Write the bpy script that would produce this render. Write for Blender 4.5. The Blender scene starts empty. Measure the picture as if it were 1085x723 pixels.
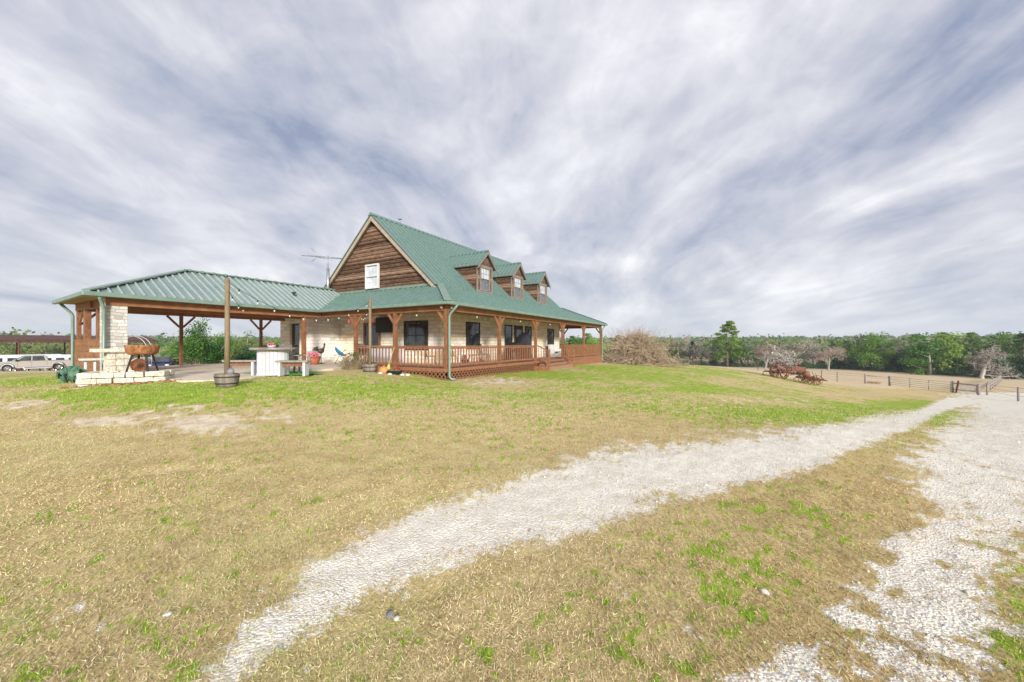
import bpy, math, random
import numpy as np
from mathutils import Vector, Matrix
S = bpy.context.scene
C = S.collection
PI = math.pi
R = math.radians
F, CX, HY, EYE = 410.0, 542.5, 364.0, 1.5      # measured lens of the photograph (1085 px wide) and eye height

# ------------------------------------------------------------------ materials
class NT:
    def __init__(s, name):
        s.m = bpy.data.materials.new(name); s.m.use_nodes = True
        s.t = s.m.node_tree; s.n = s.t.nodes; s.b = s.n['Principled BSDF']
    def new(s, t, **k):
        n = s.n.new(t)
        for a, v in k.items():
            if a.startswith('i_'):
                key = a[2:]; key = int(key) if key.isdigit() else key.replace('_', ' ')
                n.inputs[key].default_value = v
            else: setattr(n, a, v)
        return n
    def l(s, a, b): s.t.links.new(a, b)
    def ramp(s, fac, stops):
        r = s.new('ShaderNodeValToRGB'); e = r.color_ramp.elements
        while len(e) < len(stops): e.new(.5)
        for x, (p, c) in zip(e, stops):
            x.position = p; x.color = (*c, 1) if len(c) == 3 else c
        s.l(fac, r.inputs[0]); return r.outputs[0]
    def noise(s, vec, scale, detail=4, rough=.55, dist=0):
        n = s.new('ShaderNodeTexNoise'); n.inputs['Scale'].default_value = scale
        n.inputs['Detail'].default_value = detail; n.inputs['Roughness'].default_value = rough
        n.inputs['Distortion'].default_value = dist
        if vec is not None: s.l(vec, n.inputs['Vector'])
        return n.outputs[0]
    def mix(s, f, a, b, mode='MIX'):
        m = s.new('ShaderNodeMix', data_type='RGBA', blend_type=mode)
        for v, i in ((f, 0), (a, 6), (b, 7)):
            if hasattr(v, 'links'): s.l(v, m.inputs[i])
            elif i == 0: m.inputs[0].default_value = v
            else: m.inputs[i].default_value = (*v, 1)
        return m.outputs[2]
    def math(s, op, a, b=None, clamp=False):
        m = s.new('ShaderNodeMath', operation=op, use_clamp=clamp)
        for v, i in ((a, 0), (b, 1)):
            if v is None: continue
            if hasattr(v, 'links'): s.l(v, m.inputs[i])
            else: m.inputs[i].default_value = v
        return m.outputs[0]
    def vmap(s, src='Object', scale=(1, 1, 1), rot=(0, 0, 0)):
        tc = s.new('ShaderNodeTexCoord'); mp = s.new('ShaderNodeMapping')
        mp.inputs['Scale'].default_value = scale; mp.inputs['Rotation'].default_value = rot
        s.l(tc.outputs[src], mp.inputs[0]); return mp.outputs[0]
    def bump(s, h, dist, strength=1):
        b = s.new('ShaderNodeBump'); b.inputs['Distance'].default_value = dist
        b.inputs['Strength'].default_value = strength
        s.l(h, b.inputs['Height']); s.l(b.outputs[0], s.b.inputs['Normal'])
    def out(s, col, rough=.7, metal=0, spec=.5):
        if hasattr(col, 'links'): s.l(col, s.b.inputs['Base Color'])
        else: s.b.inputs['Base Color'].default_value = (*col, 1)
        if hasattr(rough, 'links'): s.l(rough, s.b.inputs['Roughness'])
        else: s.b.inputs['Roughness'].default_value = rough
        s.b.inputs['Metallic'].default_value = metal
        s.b.inputs['Specular IOR Level'].default_value = spec
        return s.m

def varied(name, c1, c2, scale=6, rough=.7, metal=0, bump=.004, stretch=(1, 1, 1), spec=.4, dark=None):
    n = NT(name); v = n.vmap(scale=stretch)
    a = n.noise(v, scale, 6, .65)
    col = n.ramp(a, [(.32, c1), (.68, c2)])
    if dark:
        b = n.noise(v, scale*3.1, 4, .7)
        col = n.mix(n.ramp(b, [(.52, (0, 0, 0)), (.68, (1, 1, 1))]), col, dark)
    n.bump(a, bump, .7)
    return n.out(col, rough, metal, spec)

def mat_stone(name, pal, warm, mortar=(.45, .42, .36), scale=1.0):
    n = NT(name); tc = n.new('ShaderNodeTexCoord'); sp = n.new('ShaderNodeSeparateXYZ')
    n.l(tc.outputs['Object'], sp.inputs[0])
    cb = n.new('ShaderNodeCombineXYZ')
    n.l(n.math('ADD', sp.outputs[0], sp.outputs[1]), cb.inputs[0]); n.l(sp.outputs[2], cb.inputs[1])
    nz = n.new('ShaderNodeTexNoise'); nz.inputs['Scale'].default_value = 2.2; nz.inputs['Detail'].default_value = 3
    n.l(cb.outputs[0], nz.inputs['Vector'])
    vm = n.new('ShaderNodeVectorMath', operation='MULTIPLY_ADD')
    n.l(nz.outputs['Color'], vm.inputs[0]); vm.inputs[1].default_value = (.22, .10, 0); n.l(cb.outputs[0], vm.inputs[2])
    br = n.new('ShaderNodeTexBrick', offset=.42, squash=.62, squash_frequency=3)
    n.l(vm.outputs[0], br.inputs['Vector'])
    br.inputs['Scale'].default_value = scale; br.inputs['Brick Width'].default_value = .50; br.inputs['Row Height'].default_value = .19
    br.inputs['Mortar Size'].default_value = .012; br.inputs['Mortar Smooth'].default_value = .3; br.inputs['Bias'].default_value = 0
    br.inputs['Color1'].default_value = (0, 0, 0, 1); br.inputs['Color2'].default_value = (1, 1, 1, 1); br.inputs['Mortar'].default_value = (.5, .5, .5, 1)
    col = n.ramp(br.outputs['Color'], pal)
    fine = n.noise(cb.outputs[0], 16, 6, .7)
    col = n.mix(.5, col, n.ramp(fine, [(.3, (.62, .60, .56)), (.55, (1, 1, 1))]), 'MULTIPLY')
    big = n.noise(cb.outputs[0], .9, 5, .65)
    col = n.mix(n.ramp(big, [(.48, (0, 0, 0)), (.66, (.75, .75, .75))]), col, n.mix(.5, col, warm))
    col = n.mix(br.outputs['Fac'], col, mortar)
    h = n.math('SUBTRACT', n.math('MULTIPLY', fine, .45), br.outputs['Fac'])
    n.bump(h, .03, .9)
    return n.out(col, .9, 0, .2)

def mat_boards(name, pal, period, along='z', rough=.8, grain=(1, 1, 14), bump=.01):
    """weathered boards: each board (a band across `along`) has its own tone, and grain along the board"""
    n = NT(name); tc = n.new('ShaderNodeTexCoord'); sp = n.new('ShaderNodeSeparateXYZ')
    n.l(tc.outputs['Object'], sp.inputs[0])
    k = {'x': 0, 'y': 1, 'z': 2}[along]
    band = n.math('FLOOR', n.math('DIVIDE', sp.outputs[k], period))
    wn = n.new('ShaderNodeTexWhiteNoise', noise_dimensions='1D'); n.l(band, wn.inputs['W'])
    v = n.vmap(scale=grain)
    g = n.noise(v, 3.0, 7, .7, .4)
    f = n.math('ADD', n.math('MULTIPLY', wn.outputs[0], .35), n.math('MULTIPLY', g, .8), clamp=True)
    col = n.ramp(f, pal)
    n.bump(g, bump, .8)
    return n.out(col, rough, 0, .25)

def mat_roof(name, c1, c2, rough=.34):
    n = NT(name); v = n.vmap()
    a = n.noise(v, 1.1, 5, .6); b = n.noise(v, 22, 3, .6); st = n.noise(n.vmap(scale=(7, .6, .6)), 1.0, 5, .65)
    col = n.mix(n.math('MULTIPLY', b, .25), n.ramp(n.math('ADD', n.math('MULTIPLY', a, .5), n.math('MULTIPLY', st, .5)), [(.36, c1), (.62, c2)]), (.40, .45, .42))
    rg = n.ramp(a, [(.3, (rough - .06,)*3), (.7, (rough + .14,)*3)])
    n.bump(a, .006, .3)
    return n.out(col, rg, .12, .5)

def mat_glass(name, c1, c2):
    n = NT(name); v = n.vmap()
    a = n.noise(v, 2.3, 3, .6)
    n.bump(n.noise(v, 1.5, 1), .01, .3)
    return n.out(n.ramp(a, [(.35, c1), (.65, c2)]), .06, 0, .8)

def mat_leaf(name, pal, rand=.25, scale=.45, rough=.65):
    n = NT(name); v = n.vmap()
    oi = n.new('ShaderNodeObjectInfo')
    a = n.noise(v, scale, 4, .6)
    b = n.noise(v, scale*9, 2, .6)
    f = n.math('ADD', n.math('MULTIPLY', a, .62), n.math('ADD', n.math('MULTIPLY', b, .38), n.math('MULTIPLY', n.math('SUBTRACT', oi.outputs['Random'], .5), rand)))
    col = n.ramp(f, pal)
    m = n.out(col, rough, 0, .25)
    tr = n.new('ShaderNodeBsdfTranslucent'); n.l(col, tr.inputs[0])
    mx = n.new('ShaderNodeMixShader'); mx.inputs[0].default_value = .4
    n.l(n.b.outputs[0], mx.inputs[1]); n.l(tr.outputs[0], mx.inputs[2])
    n.l(mx.outputs[0], n.n['Material Output'].inputs['Surface'])
    return m

M = {}
M['stone'] = mat_stone('limestone', [(0, (.74, .66, .50)), (.3, (.88, .84, .75)), (.5, (.90, .87, .80)), (.68, (.84, .68, .42)), (.82, (.92, .90, .86)), (1, (.62, .53, .41))], (.80, .58, .24), (.62, .58, .50))
M['stonelit'] = mat_stone('limestone_lit', [(0, (.72, .68, .62)), (.3, (.88, .87, .84)), (.6, (.80, .77, .71)), (.93, (.88, .87, .84)), (1, (.45, .40, .34))], (.80, .70, .55), (.66, .63, .58))  # limestone made whiter for the lit side wall; the brightness is in the colour
M['stonecol'] = mat_stone('limestone_column', [(0, (.40, .38, .35)), (.4, (.66, .63, .57)), (.7, (.54, .51, .46)), (1, (.74, .71, .66))], (.52, .46, .38), (.40, .38, .35), 1.7)
M['siding'] = mat_boards('log_siding', [(.34, (.022, .013, .010)), (.48, (.085, .046, .028)), (.60, (.18, .105, .065)), (.80, (.36, .25, .17))], .205, 'z', .85, (1.2, 1.2, 9))
M['cedar'] = varied('cedar_stain', (.16, .068, .030), (.29, .135, .062), 5, .6, 0, .004, (1, 1, 1), .35, (.12, .04, .018))
M['rail'] = varied('rail_stain', (.20, .084, .040), (.34, .16, .08), 7, .65, 0, .003, (1, 1, 1), .3, (.16, .06, .03))
M['beam'] = varied('beam_stain', (.20, .085, .036), (.33, .155, .07), 3, .6, 0, .004, (1, 1, 1), .3)
M['ceil'] = mat_boards('ceiling_boards', [(.2, (.26, .17, .10)), (.8, (.46, .33, .21))], .14, 'x')
M['deck'] = mat_boards('deck_boards', [(.2, (.19, .10, .055)), (.8, (.36, .21, .13))], .14, 'y')
M['trim'] = varied('tan_trim', (.30, .24, .175), (.43, .355, .27), 4, .6)
M['greytrim'] = varied('grey_trim', (.17, .135, .115), (.27, .22, .19), 8, .8)
M['gutter'] = varied('green_gutter', (.14, .215, .175), (.21, .29, .235), 3, .4, .1, .001)
M['roof'] = mat_roof('green_metal_roof', (.060, .125, .110), (.105, .185, .166))
M['roofpale'] = mat_roof('faded_metal_roof', (.13, .195, .18), (.22, .285, .268), .30)
M['rib'] = varied('highlit_green_rib', (.12, .205, .18), (.18, .275, .245), 6, .4, .1, 0)  # paler than the sheet: the highlight along each rib is put into the colour
M['ribpale'] = varied('highlit_pale_rib', (.30, .37, .355), (.42, .49, .475), 6, .4, .1, 0)  # bright rib lines of the pavilion roof, highlight painted in as a pale tone
M['white'] = varied('white_paint', (.52, .51, .49), (.66, .65, .63), 5, .5)
M['whitewood'] = mat_boards('white_painted_wood', [(.15, (.42, .43, .45)), (.5, (.62, .63, .66)), (.9, (.72, .72, .75))], .09, 'x', .6, (6, 6, 1.2))
M['greywood'] = varied('weathered_grey_wood', (.20, .175, .15), (.38, .34, .30), 4, .9, 0, .006, (1, 1, 6), .2, (.1, .085, .07))
M['polewood'] = varied('pole_wood', (.17, .125, .075), (.30, .23, .14), 5, .85, 0, .006, (6, 6, .8), .2, (.09, .065, .04))
M['black'] = varied('black_plastic', (.008, .008, .009), (.022, .022, .024), 4, .4)
M['blackcover'] = varied('black_cover', (.012, .012, .015), (.035, .035, .042), 5, .38, 0, .03)
M['glass'] = mat_glass('dark_window_glass', (.012, .016, .018), (.05, .06, .06))
M['glasspale'] = mat_glass('blind_window_glass', (.40, .44, .48), (.56, .60, .64))
M['screen'] = mat_glass('screened_glass', (.07, .08, .10), (.15, .17, .20))
M['frame'] = varied('dark_frame', (.02, .018, .015), (.05, .04, .035), 6, .5)
M['concrete'] = varied('patio_concrete', (.56, .47, .36), (.70, .61, .49), 1.2, .8, 0, .002, (1, 1, 1), .3, (.50, .42, .32))
M['rock'] = varied('ledge_rock', (.50, .44, .33), (.78, .73, .62), 5, .95, 0, .03, (1, 1, 1), .2, (.30, .24, .17))
M['rust'] = varied('rusty_iron', (.09, .033, .018), (.28, .11, .05), 7, .85, .2, .006, (1, 1, 1), .3, (.05, .022, .015))
M['rustred'] = varied('rust_red_paint', (.13, .05, .035), (.34, .16, .11), 6, .8, .1, .006, (1, 1, 1), .3, (.07, .03, .02))
M['rustorange'] = varied('orange_rust', (.17, .06, .028), (.48, .22, .09), 5, .85, .1, .006, (1, 1, 1), .3, (.09, .04, .025))
M['darkiron'] = varied('dark_iron', (.03, .026, .024), (.09, .07, .06), 8, .6, .4)
M['galv'] = varied('galvanised_steel', (.28, .29, .30), (.45, .46, .47), 9, .45, .7, .001)
M['terra'] = varied('terracotta', (.30, .09, .045), (.44, .15, .08), 6, .8)
M['pink'] = varied('pink_flowers', (.55, .06, .16), (.75, .2, .3), 30, .7)
M['blue'] = varied('blue_fabric', (.02, .16, .28), (.05, .30, .44), 9, .8)
M['red'] = varied('red_paint', (.26, .03, .02), (.42, .07, .05), 6, .4)
M['orange'] = varied('orange_ceramic', (.60, .18, .05), (.78, .34, .12), 5, .5)
M['straw'] = varied('broom_straw', (.45, .42, .08), (.62, .52, .16), 12, .9)
M['turf'] = varied('green_turf', (.05, .26, .03), (.09, .38, .06), 30, .95)
M['truck'] = varied('champagne_paint', (.46, .42, .38), (.50, .46, .42), 1, .28, .35, .0)
M['chrome'] = varied('chrome', (.6, .6, .6), (.7, .7, .7), 3, .2, .9, 0)
M['tyre'] = varied('tyre_rubber', (.015, .015, .015), (.035, .033, .03), 10, .85)
M['navy'] = varied('navy_paint', (.02, .035, .10), (.03, .05, .14), 2, .25, .2, 0)
M['trailer'] = varied('trailer_white', (.58, .62, .68), (.70, .73, .78), 2, .4, .1, .002)
M['shed'] = varied('rusty_shed_roof', (.05, .024, .018), (.14, .06, .04), 3, .8, .2)
M['cactus'] = varied('cactus_green', (.045, .12, .07), (.10, .20, .13), 9, .6, 0, .01)
M['brush'] = varied('dry_brush', (.32, .235, .155), (.54, .42, .29), 3, .9, 0, 0)
M['barkg'] = varied('grey_bark', (.20, .175, .15), (.42, .39, .36), 3, .9, 0, .01)
M['barkd'] = varied('dark_bark', (.07, .05, .038), (.17, .125, .095), 3, .9, 0, .01)
M['palebark'] = varied('pale_dead_wood', (.34, .31, .28), (.52, .49, .45), 3, .9, 0, .01)
M['twig'] = varied('twigs', (.32, .265, .225), (.52, .45, .40), 2, .95, 0, 0)
M['leafpine'] = mat_leaf('pine_needles', [(.34, (.03, .085, .016)), (.5, (.11, .22, .03)), (.66, (.28, .40, .07))])
M['leafgreen'] = mat_leaf('green_leaves', [(.34, (.035, .12, .016)), (.5, (.13, .27, .035)), (.66, (.33, .48, .08))])
M['leafolive'] = mat_leaf('olive_leaves', [(.34, (.07, .10, .03)), (.5, (.20, .26, .08)), (.66, (.40, .43, .17))])
M['leafdark'] = mat_leaf('dark_leaves', [(.34, (.015, .06, .025)), (.5, (.045, .13, .05)), (.66, (.12, .24, .09))])
M['leafdry'] = mat_leaf('dry_leaves', [(.34, (.24, .16, .12)), (.5, (.42, .31, .25)), (.66, (.60, .49, .41))])
M['forest'] = mat_leaf('forest_mass', [(.34, (.035, .09, .03)), (.46, (.10, .20, .05)), (.54, (.20, .26, .10)), (.62, (.34, .31, .25))], 0, .03)
def mat_bulb():
    n = NT('bulb_glass'); n.b.inputs['Emission Color'].default_value = (1, .93, .8, 1); n.b.inputs['Emission Strength'].default_value = .08
    return n.out((.55, .54, .50), .2)
M['bulb'] = mat_bulb()

# ------------------------------------------------------------------ mesh builder
class MB:
    def __init__(s): s.v = []; s.f = []; s.sm = []; s.mi = {}
    def add(s, vs, fs, smooth=False):
        o = len(s.v); s.v += [tuple(x) for x in vs]
        for f in fs: s.f.append(tuple(i + o for i in f)); s.sm.append(smooth)
        return s
    def box(s, x0, x1, y0, y1, z0, z1):
        v = [(x0, y0, z0), (x1, y0, z0), (x1, y1, z0), (x0, y1, z0), (x0, y0, z1), (x1, y0, z1), (x1, y1, z1), (x0, y1, z1)]
        return s.add(v, [(3, 2, 1, 0), (4, 5, 6, 7), (0, 1, 5, 4), (1, 2, 6, 5), (2, 3, 7, 6), (3, 0, 4, 7)])
    def bar(s, a, b, w, h, up=(0, 0, 1)):
        a = Vector(a); b = Vector(b); d = (b - a).normalized(); u = Vector(up)
        if abs(d.dot(u)) > .98: u = Vector((1, 0, 0))
        sd = d.cross(u).normalized() * (w/2); up2 = sd.cross(d).normalized() * (h/2)
        v = [p + i*sd + j*up2 for p in (a, b) for i, j in ((-1, -1), (1, -1), (1, 1), (-1, 1))]
        return s.add(v, [(0, 1, 2, 3), (7, 6, 5, 4), (0, 4, 5, 1), (1, 5, 6, 2), (2, 6, 7, 3), (3, 7, 4, 0)])
    def tube(s, pts, rad, n=8, caps=True):
        pts = [Vector(p) for p in pts]
        if not hasattr(rad, '__len__'): rad = [rad]*len(pts)
        vs = []; d0 = (pts[1]-pts[0]).normalized()
        u = d0.orthogonal().normalized()
        for i, p in enumerate(pts):
            d = (pts[min(i+1, len(pts)-1)] - pts[max(i-1, 0)]).normalized()
            u = (u - d*u.dot(d)); u = u.normalized() if u.length > 1e-6 else d.orthogonal().normalized()
            w = d.cross(u)
            for k in range(n):
                t = 2*PI*k/n; vs.append(p + (u*math.cos(t) + w*math.sin(t))*rad[i])
        fs = [(i*n+k, i*n+(k+1) % n, (i+1)*n+(k+1) % n, (i+1)*n+k) for i in range(len(pts)-1) for k in range(n)]
        s.add(vs, fs, True)
        if caps:
            o = len(s.v) - len(vs)
            s.f.append(tuple(o+k for k in range(n-1, -1, -1))); s.sm.append(False)
            s.f.append(tuple(o+(len(pts)-1)*n+k for k in range(n))); s.sm.append(False)
        return s
    def lathe(s, prof, n=20, c=(0, 0, 0), axis='z', smooth=True):
        vs = []
        for r, z in prof:
            for k in range(n):
                t = 2*PI*k/n; a, b = r*math.cos(t), r*math.sin(t)
                vs.append((c[0]+a, c[1]+b, c[2]+z) if axis == 'z' else (c[0]+a, c[1]+z, c[2]+b) if axis == 'y' else (c[0]+z, c[1]+a, c[2]+b))
        fs = [(i*n+k, i*n+(k+1) % n, (i+1)*n+(k+1) % n, (i+1)*n+k) for i in range(len(prof)-1) for k in range(n)]
        return s.add(vs, fs, smooth)
    def prism(s, poly, d):
        """poly: planar 3D loop, d: extrusion vector"""
        n = len(poly); d = Vector(d); v = [Vector(p) for p in poly]; v += [p + d for p in v]
        return s.add(v, [tuple(range(n-1, -1, -1)), tuple(range(n, 2*n))] + [(i, (i+1) % n, n+(i+1) % n, n+i) for i in range(n)])
    def blob(s, c, r, rng, jit=.12, n=8, m=5):
        c = Vector(c); r = r if hasattr(r, '__len__') else (r, r, r); vs = []
        for i in range(m+1):
            ph = PI*i/m
            for k in range(n):
                t = 2*PI*k/n; j = 1 + rng.uniform(-jit, jit)
                vs.append(c + Vector((r[0]*math.sin(ph)*math.cos(t), r[1]*math.sin(ph)*math.sin(t), r[2]*math.cos(ph)))*j)
        return s.add(vs, [(i*n+k, (i+1)*n+k, (i+1)*n+(k+1) % n, i*n+(k+1) % n) for i in range(m) for k in range(n)], True)
    def build(s, name, mat, parent=None, bevel=0, loc=None, label=None):
        me = bpy.data.meshes.new(name); me.from_pydata(s.v, [], s.f)
        me.polygons.foreach_set('use_smooth', s.sm)
        for mm in (mat if isinstance(mat, (list, tuple)) else [mat]): me.materials.append(mm)
        for i, k in s.mi.items(): me.polygons[i].material_index = k
        me.update()
        o = bpy.data.objects.new(name, me); C.objects.link(o)
        if parent: o.parent = parent
        if loc is not None: o.location = loc
        if bevel:
            b = o.modifiers.new('bevel', 'BEVEL'); b.width = bevel; b.segments = 2; b.limit_method = 'ANGLE'
        if label: o['label'] = label
        return o

def tag(o, label, cat, group=None, kind=None):
    if label: o['label'] = label
    if cat: o['category'] = cat
    if group: o['group'] = group
    if kind: o['kind'] = kind
    return o
def thing(name, label, cat, loc=(0, 0, 0), rz=0, group=None):
    o = bpy.data.objects.new(name, None); C.objects.link(o); o.location = loc; o.rotation_euler = (0, 0, rz)
    o.empty_display_size = .2
    return tag(o, label, cat, group)
def dup(root, loc, rz, label=None, group=None, scale=None):
    r = root.copy(); C.objects.link(r); r.location = loc; r.rotation_euler = (0, 0, rz)
    if scale: r.scale = scale
    if label: r['label'] = label
    if group: r['group'] = group
    for ch in list(root.children):
        c = ch.copy(); C.objects.link(c); c.parent = r
        for g in ch.children:
            d = g.copy(); C.objects.link(d); d.parent = c
    return r

# ------------------------------------------------------------------ numpy noise + terrain
def vhash(ix, iy, seed):
    n = (ix.astype(np.int64)*374761393 + iy.astype(np.int64)*668265263 + seed*974634777) & 0xffffffff
    n = ((n ^ (n >> 13)) * 1274126177) & 0xffffffff
    return ((n ^ (n >> 16)) & 0xffff)/65535.0
def vnoise(x, y, seed=0):
    ix = np.floor(x); iy = np.floor(y); fx = x-ix; fy = y-iy
    fx = fx*fx*(3-2*fx); fy = fy*fy*(3-2*fy)
    a = vhash(ix, iy, seed); b = vhash(ix+1, iy, seed); c = vhash(ix, iy+1, seed); d = vhash(ix+1, iy+1, seed)
    return (a*(1-fx)+b*fx)*(1-fy) + (c*(1-fx)+d*fx)*fy
def fbm(x, y, sc, seed=0, oc=4):
    t = 0; amp = .5; tot = 0
    for i in range(oc):
        t = t + amp*vnoise(x*sc*(2**i)+17.3*i, y*sc*(2**i)-9.1*i, seed+i); tot += amp; amp *= .55
    return t/tot

ctrl = []   # (X, Y, z)
def cp(px, D, z): ctrl.append(((px-CX)/F*D, D, z))
for px in (-900, -200, 100, 350, 542, 750, 950, 1250, 1900): cp(px, 1.2, 0)
for t in [(-200, 4, .05), (0, 4, .06), (300, 4, .05), (542, 4, 0), (800, 4, 0), (1085, 4, -.05), (1300, 4, -.05),
          (0, 7, .15), (100, 7, .2), (200, 6.6, .17), (350, 7, .12), (500, 8, .04), (600, 8, 0), (700, 8, 0), (870, 6.8, 0),
          (90, 10.3, .37), (135, 11, .41), (200, 9.5, .42), (260, 9.9, .41), (310, 10.6, .41), (385, 13.8, .36), (425, 16.3, .27), (400, 16.9, .33), (473, 15.2, .02), (473, 12, .03),
          (400, 10, .16), (530, 17, -.02), (566, 22, -.03), (605, 25, -.05), (636.5, 32.9, -.1),
          (192, 18, .36), (120, 14, .36), (277, 21, .36), (240, 15, .40), (350, 22, .33), (430, 25, .2), (520, 40, -.5), (330, 16, .38),
          (20, 14, .1), (40, 25, -.45), (-40, 25, -.45), (40, 48, -1.9), (-60, 44, -1.8), (40, 90, -5), (180, 40, -1.35), (180, 26, -.2), (230, 35, -1.6), (230, 90, -5), (300, 50, -2),
          (700, 20, -.3), (650, 38, -.6), (700, 50, -1.1), (760, 50, -1.45), (838, 37, -2.0), (870, 33, -2.15), (803, 50, -2.0), (870, 47, -3.05), (917, 50, -3.7), (942, 50, -3.9),
          (1009, 43, -3.95), (1037, 40, -3.9), (960, 18, -1.5), (1010, 33, -3.3), (1085, 30, -3.2), (1300, 25, -2.6), (1085, 8, -.4), (1250, 8, -.35), (870, 12, -.55), (800, 15, -.55), (700, 12, -.08), (960, 9, -.35),
          (1040, 90, -6.75), (1085, 85, -6.5), (900, 118, -6.4), (780, 130, -6.4), (700, 150, -6.4), (620, 80, -4), (540, 100, -5), (400, 100, -5), (300, 100, -5), (1400, 75, -6), (980, 70, -5.3), (820, 85, -4.6), (900, 80, -5.2)]: cp(*t)
for th in (-3.14, -2.5, -1.9, -1.35, 1.3, 1.9, 2.5, 3.14):
    for r, z in ((2, 0), (10, 0), (45, -1.6), (110, -5)): ctrl.append((r*math.sin(th), r*math.cos(th), z))
for th in np.linspace(-3.14, 3.14, 15):
    for r, z in ((250, -8), (450, -4), (700, 1), (1000, 3), (1800, 0)): ctrl.append((r*math.sin(th), r*math.cos(th), z))
CT = np.array(ctrl)
def tcoord(X, Y): return np.stack([np.arctan2(X, Y)*1.6, np.log(np.hypot(X, Y)+1.0)], -1)
_P = tcoord(CT[:, 0], CT[:, 1])
_D = np.linalg.norm(_P[:, None]-_P[None], axis=-1)
_W = np.linalg.solve(-_D + np.eye(len(_P))*.004, CT[:, 2] - CT[:, 2].mean())
def height(X, Y, micro=True):
    X = np.asarray(X, float); Y = np.asarray(Y, float); sh = X.shape; X = X.ravel(); Y = Y.ravel()
    out = np.zeros(len(X)); Q = tcoord(X, Y)
    for i in range(0, len(X), 40000):
        q = Q[i:i+40000]; out[i:i+40000] = -np.sqrt(((q[:, None]-_P[None])**2).sum(-1)) @ _W
    out += CT[:, 2].mean()
    if micro:
        Rr = np.hypot(X, Y)
        out += (fbm(X, Y, .9, 3)-.5)*.05*np.clip(Rr/12, .3, 1) + (fbm(X, Y, 7, 5, 3)-.5)*.022*np.clip(14/np.maximum(Rr, 1), 0, 1)
    return out.reshape(sh)
def H(x, y): return float(height(np.array([x]), np.array([y]), False)[0])
def W(px, D, z=None):
    """place measured in the photograph: column px, depth D metres -> world point, on the ground unless z is given"""
    x = (px-CX)/F*D
    return Vector((x, D, H(x, D) if z is None else z))

def sstep(a, b, x): t = np.clip((x-a)/(b-a), 0, 1); return t*t*(3-2*t)
T1x = [150, 190, 249, 318, 398, 448, 540, 605, 690, 861, 972, 1002, 1030, 1085, 1200]
T1u = [770, 712, 652, 596, 556, 538, 508, 485, 466, 450, 433, 421, 419, 424, 430]
T1l = [900, 830, 765, 700, 630, 612, 584, 570, 541, 499, 452, 437, 430, 432, 436]
T2y = [414, 420, 435, 450, 475, 500, 540, 570, 600, 640, 680, 723, 900]
T2l = [1005, 1000, 1014, 994, 960, 940, 950, 955, 915, 860, 800, 765, 600]
T2r = [1400, 1400, 1350, 1300, 1250, 1200, 1160, 1110, 1092, 1066, 1050, 1040, 980]
GB = [(170, 421, 130, 17, 1.15), (330, 415, 170, 14, 1.0), (60, 405, 80, 9, .85), (450, 410, 90, 12, .75), (270, 453, 60, 6, .55), (40, 432, 60, 6, .5),
      (640, 396, 190, 11, .80), (700, 412, 190, 12, .68), (560, 418, 160, 13, .62), (760, 432, 180, 14, .74), (440, 428, 220, 12, .62), (850, 443, 140, 13, 1.1), (960, 430, 60, 8, .85), (850, 410, 120, 8, .5),
      (770, 610, 80, 80, .58), (650, 690, 190, 60, .52), (840, 560, 70, 30, .45), (700, 570, 80, 30, .4), (1080, 660, 36, 60, .95), (1078, 574, 26, 9, .9), (1050, 540, 14, 5, .5), (1000, 446, 26, 10, .9), (935, 468, 50, 12, .6), (820, 515, 60, 12, .4),
      (60, 700, 220, 80, .50), (120, 600, 260, 70, .36), (420, 500, 300, 30, .30), (230, 520, 250, 30, .28), (400, 690, 100, 40, .3), (450, 455, 250, 15, .45), (600, 445, 130, 12, .45), (500, 480, 200, 20, .3)]
SB = [(112, 446, 38, 4.5, 1), (215, 448, 42, 9, 1.1), (30, 428, 34, 4, .9), (190, 431, 24, 3, .8), (290, 441, 22, 5, .7), (160, 439, 20, 4, .8), (250, 460, 30, 4, .6), (75, 411, 18, 3, .6), (800, 425, 80, 3, .5), (525, 405, 35, 4, .7)]
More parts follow.
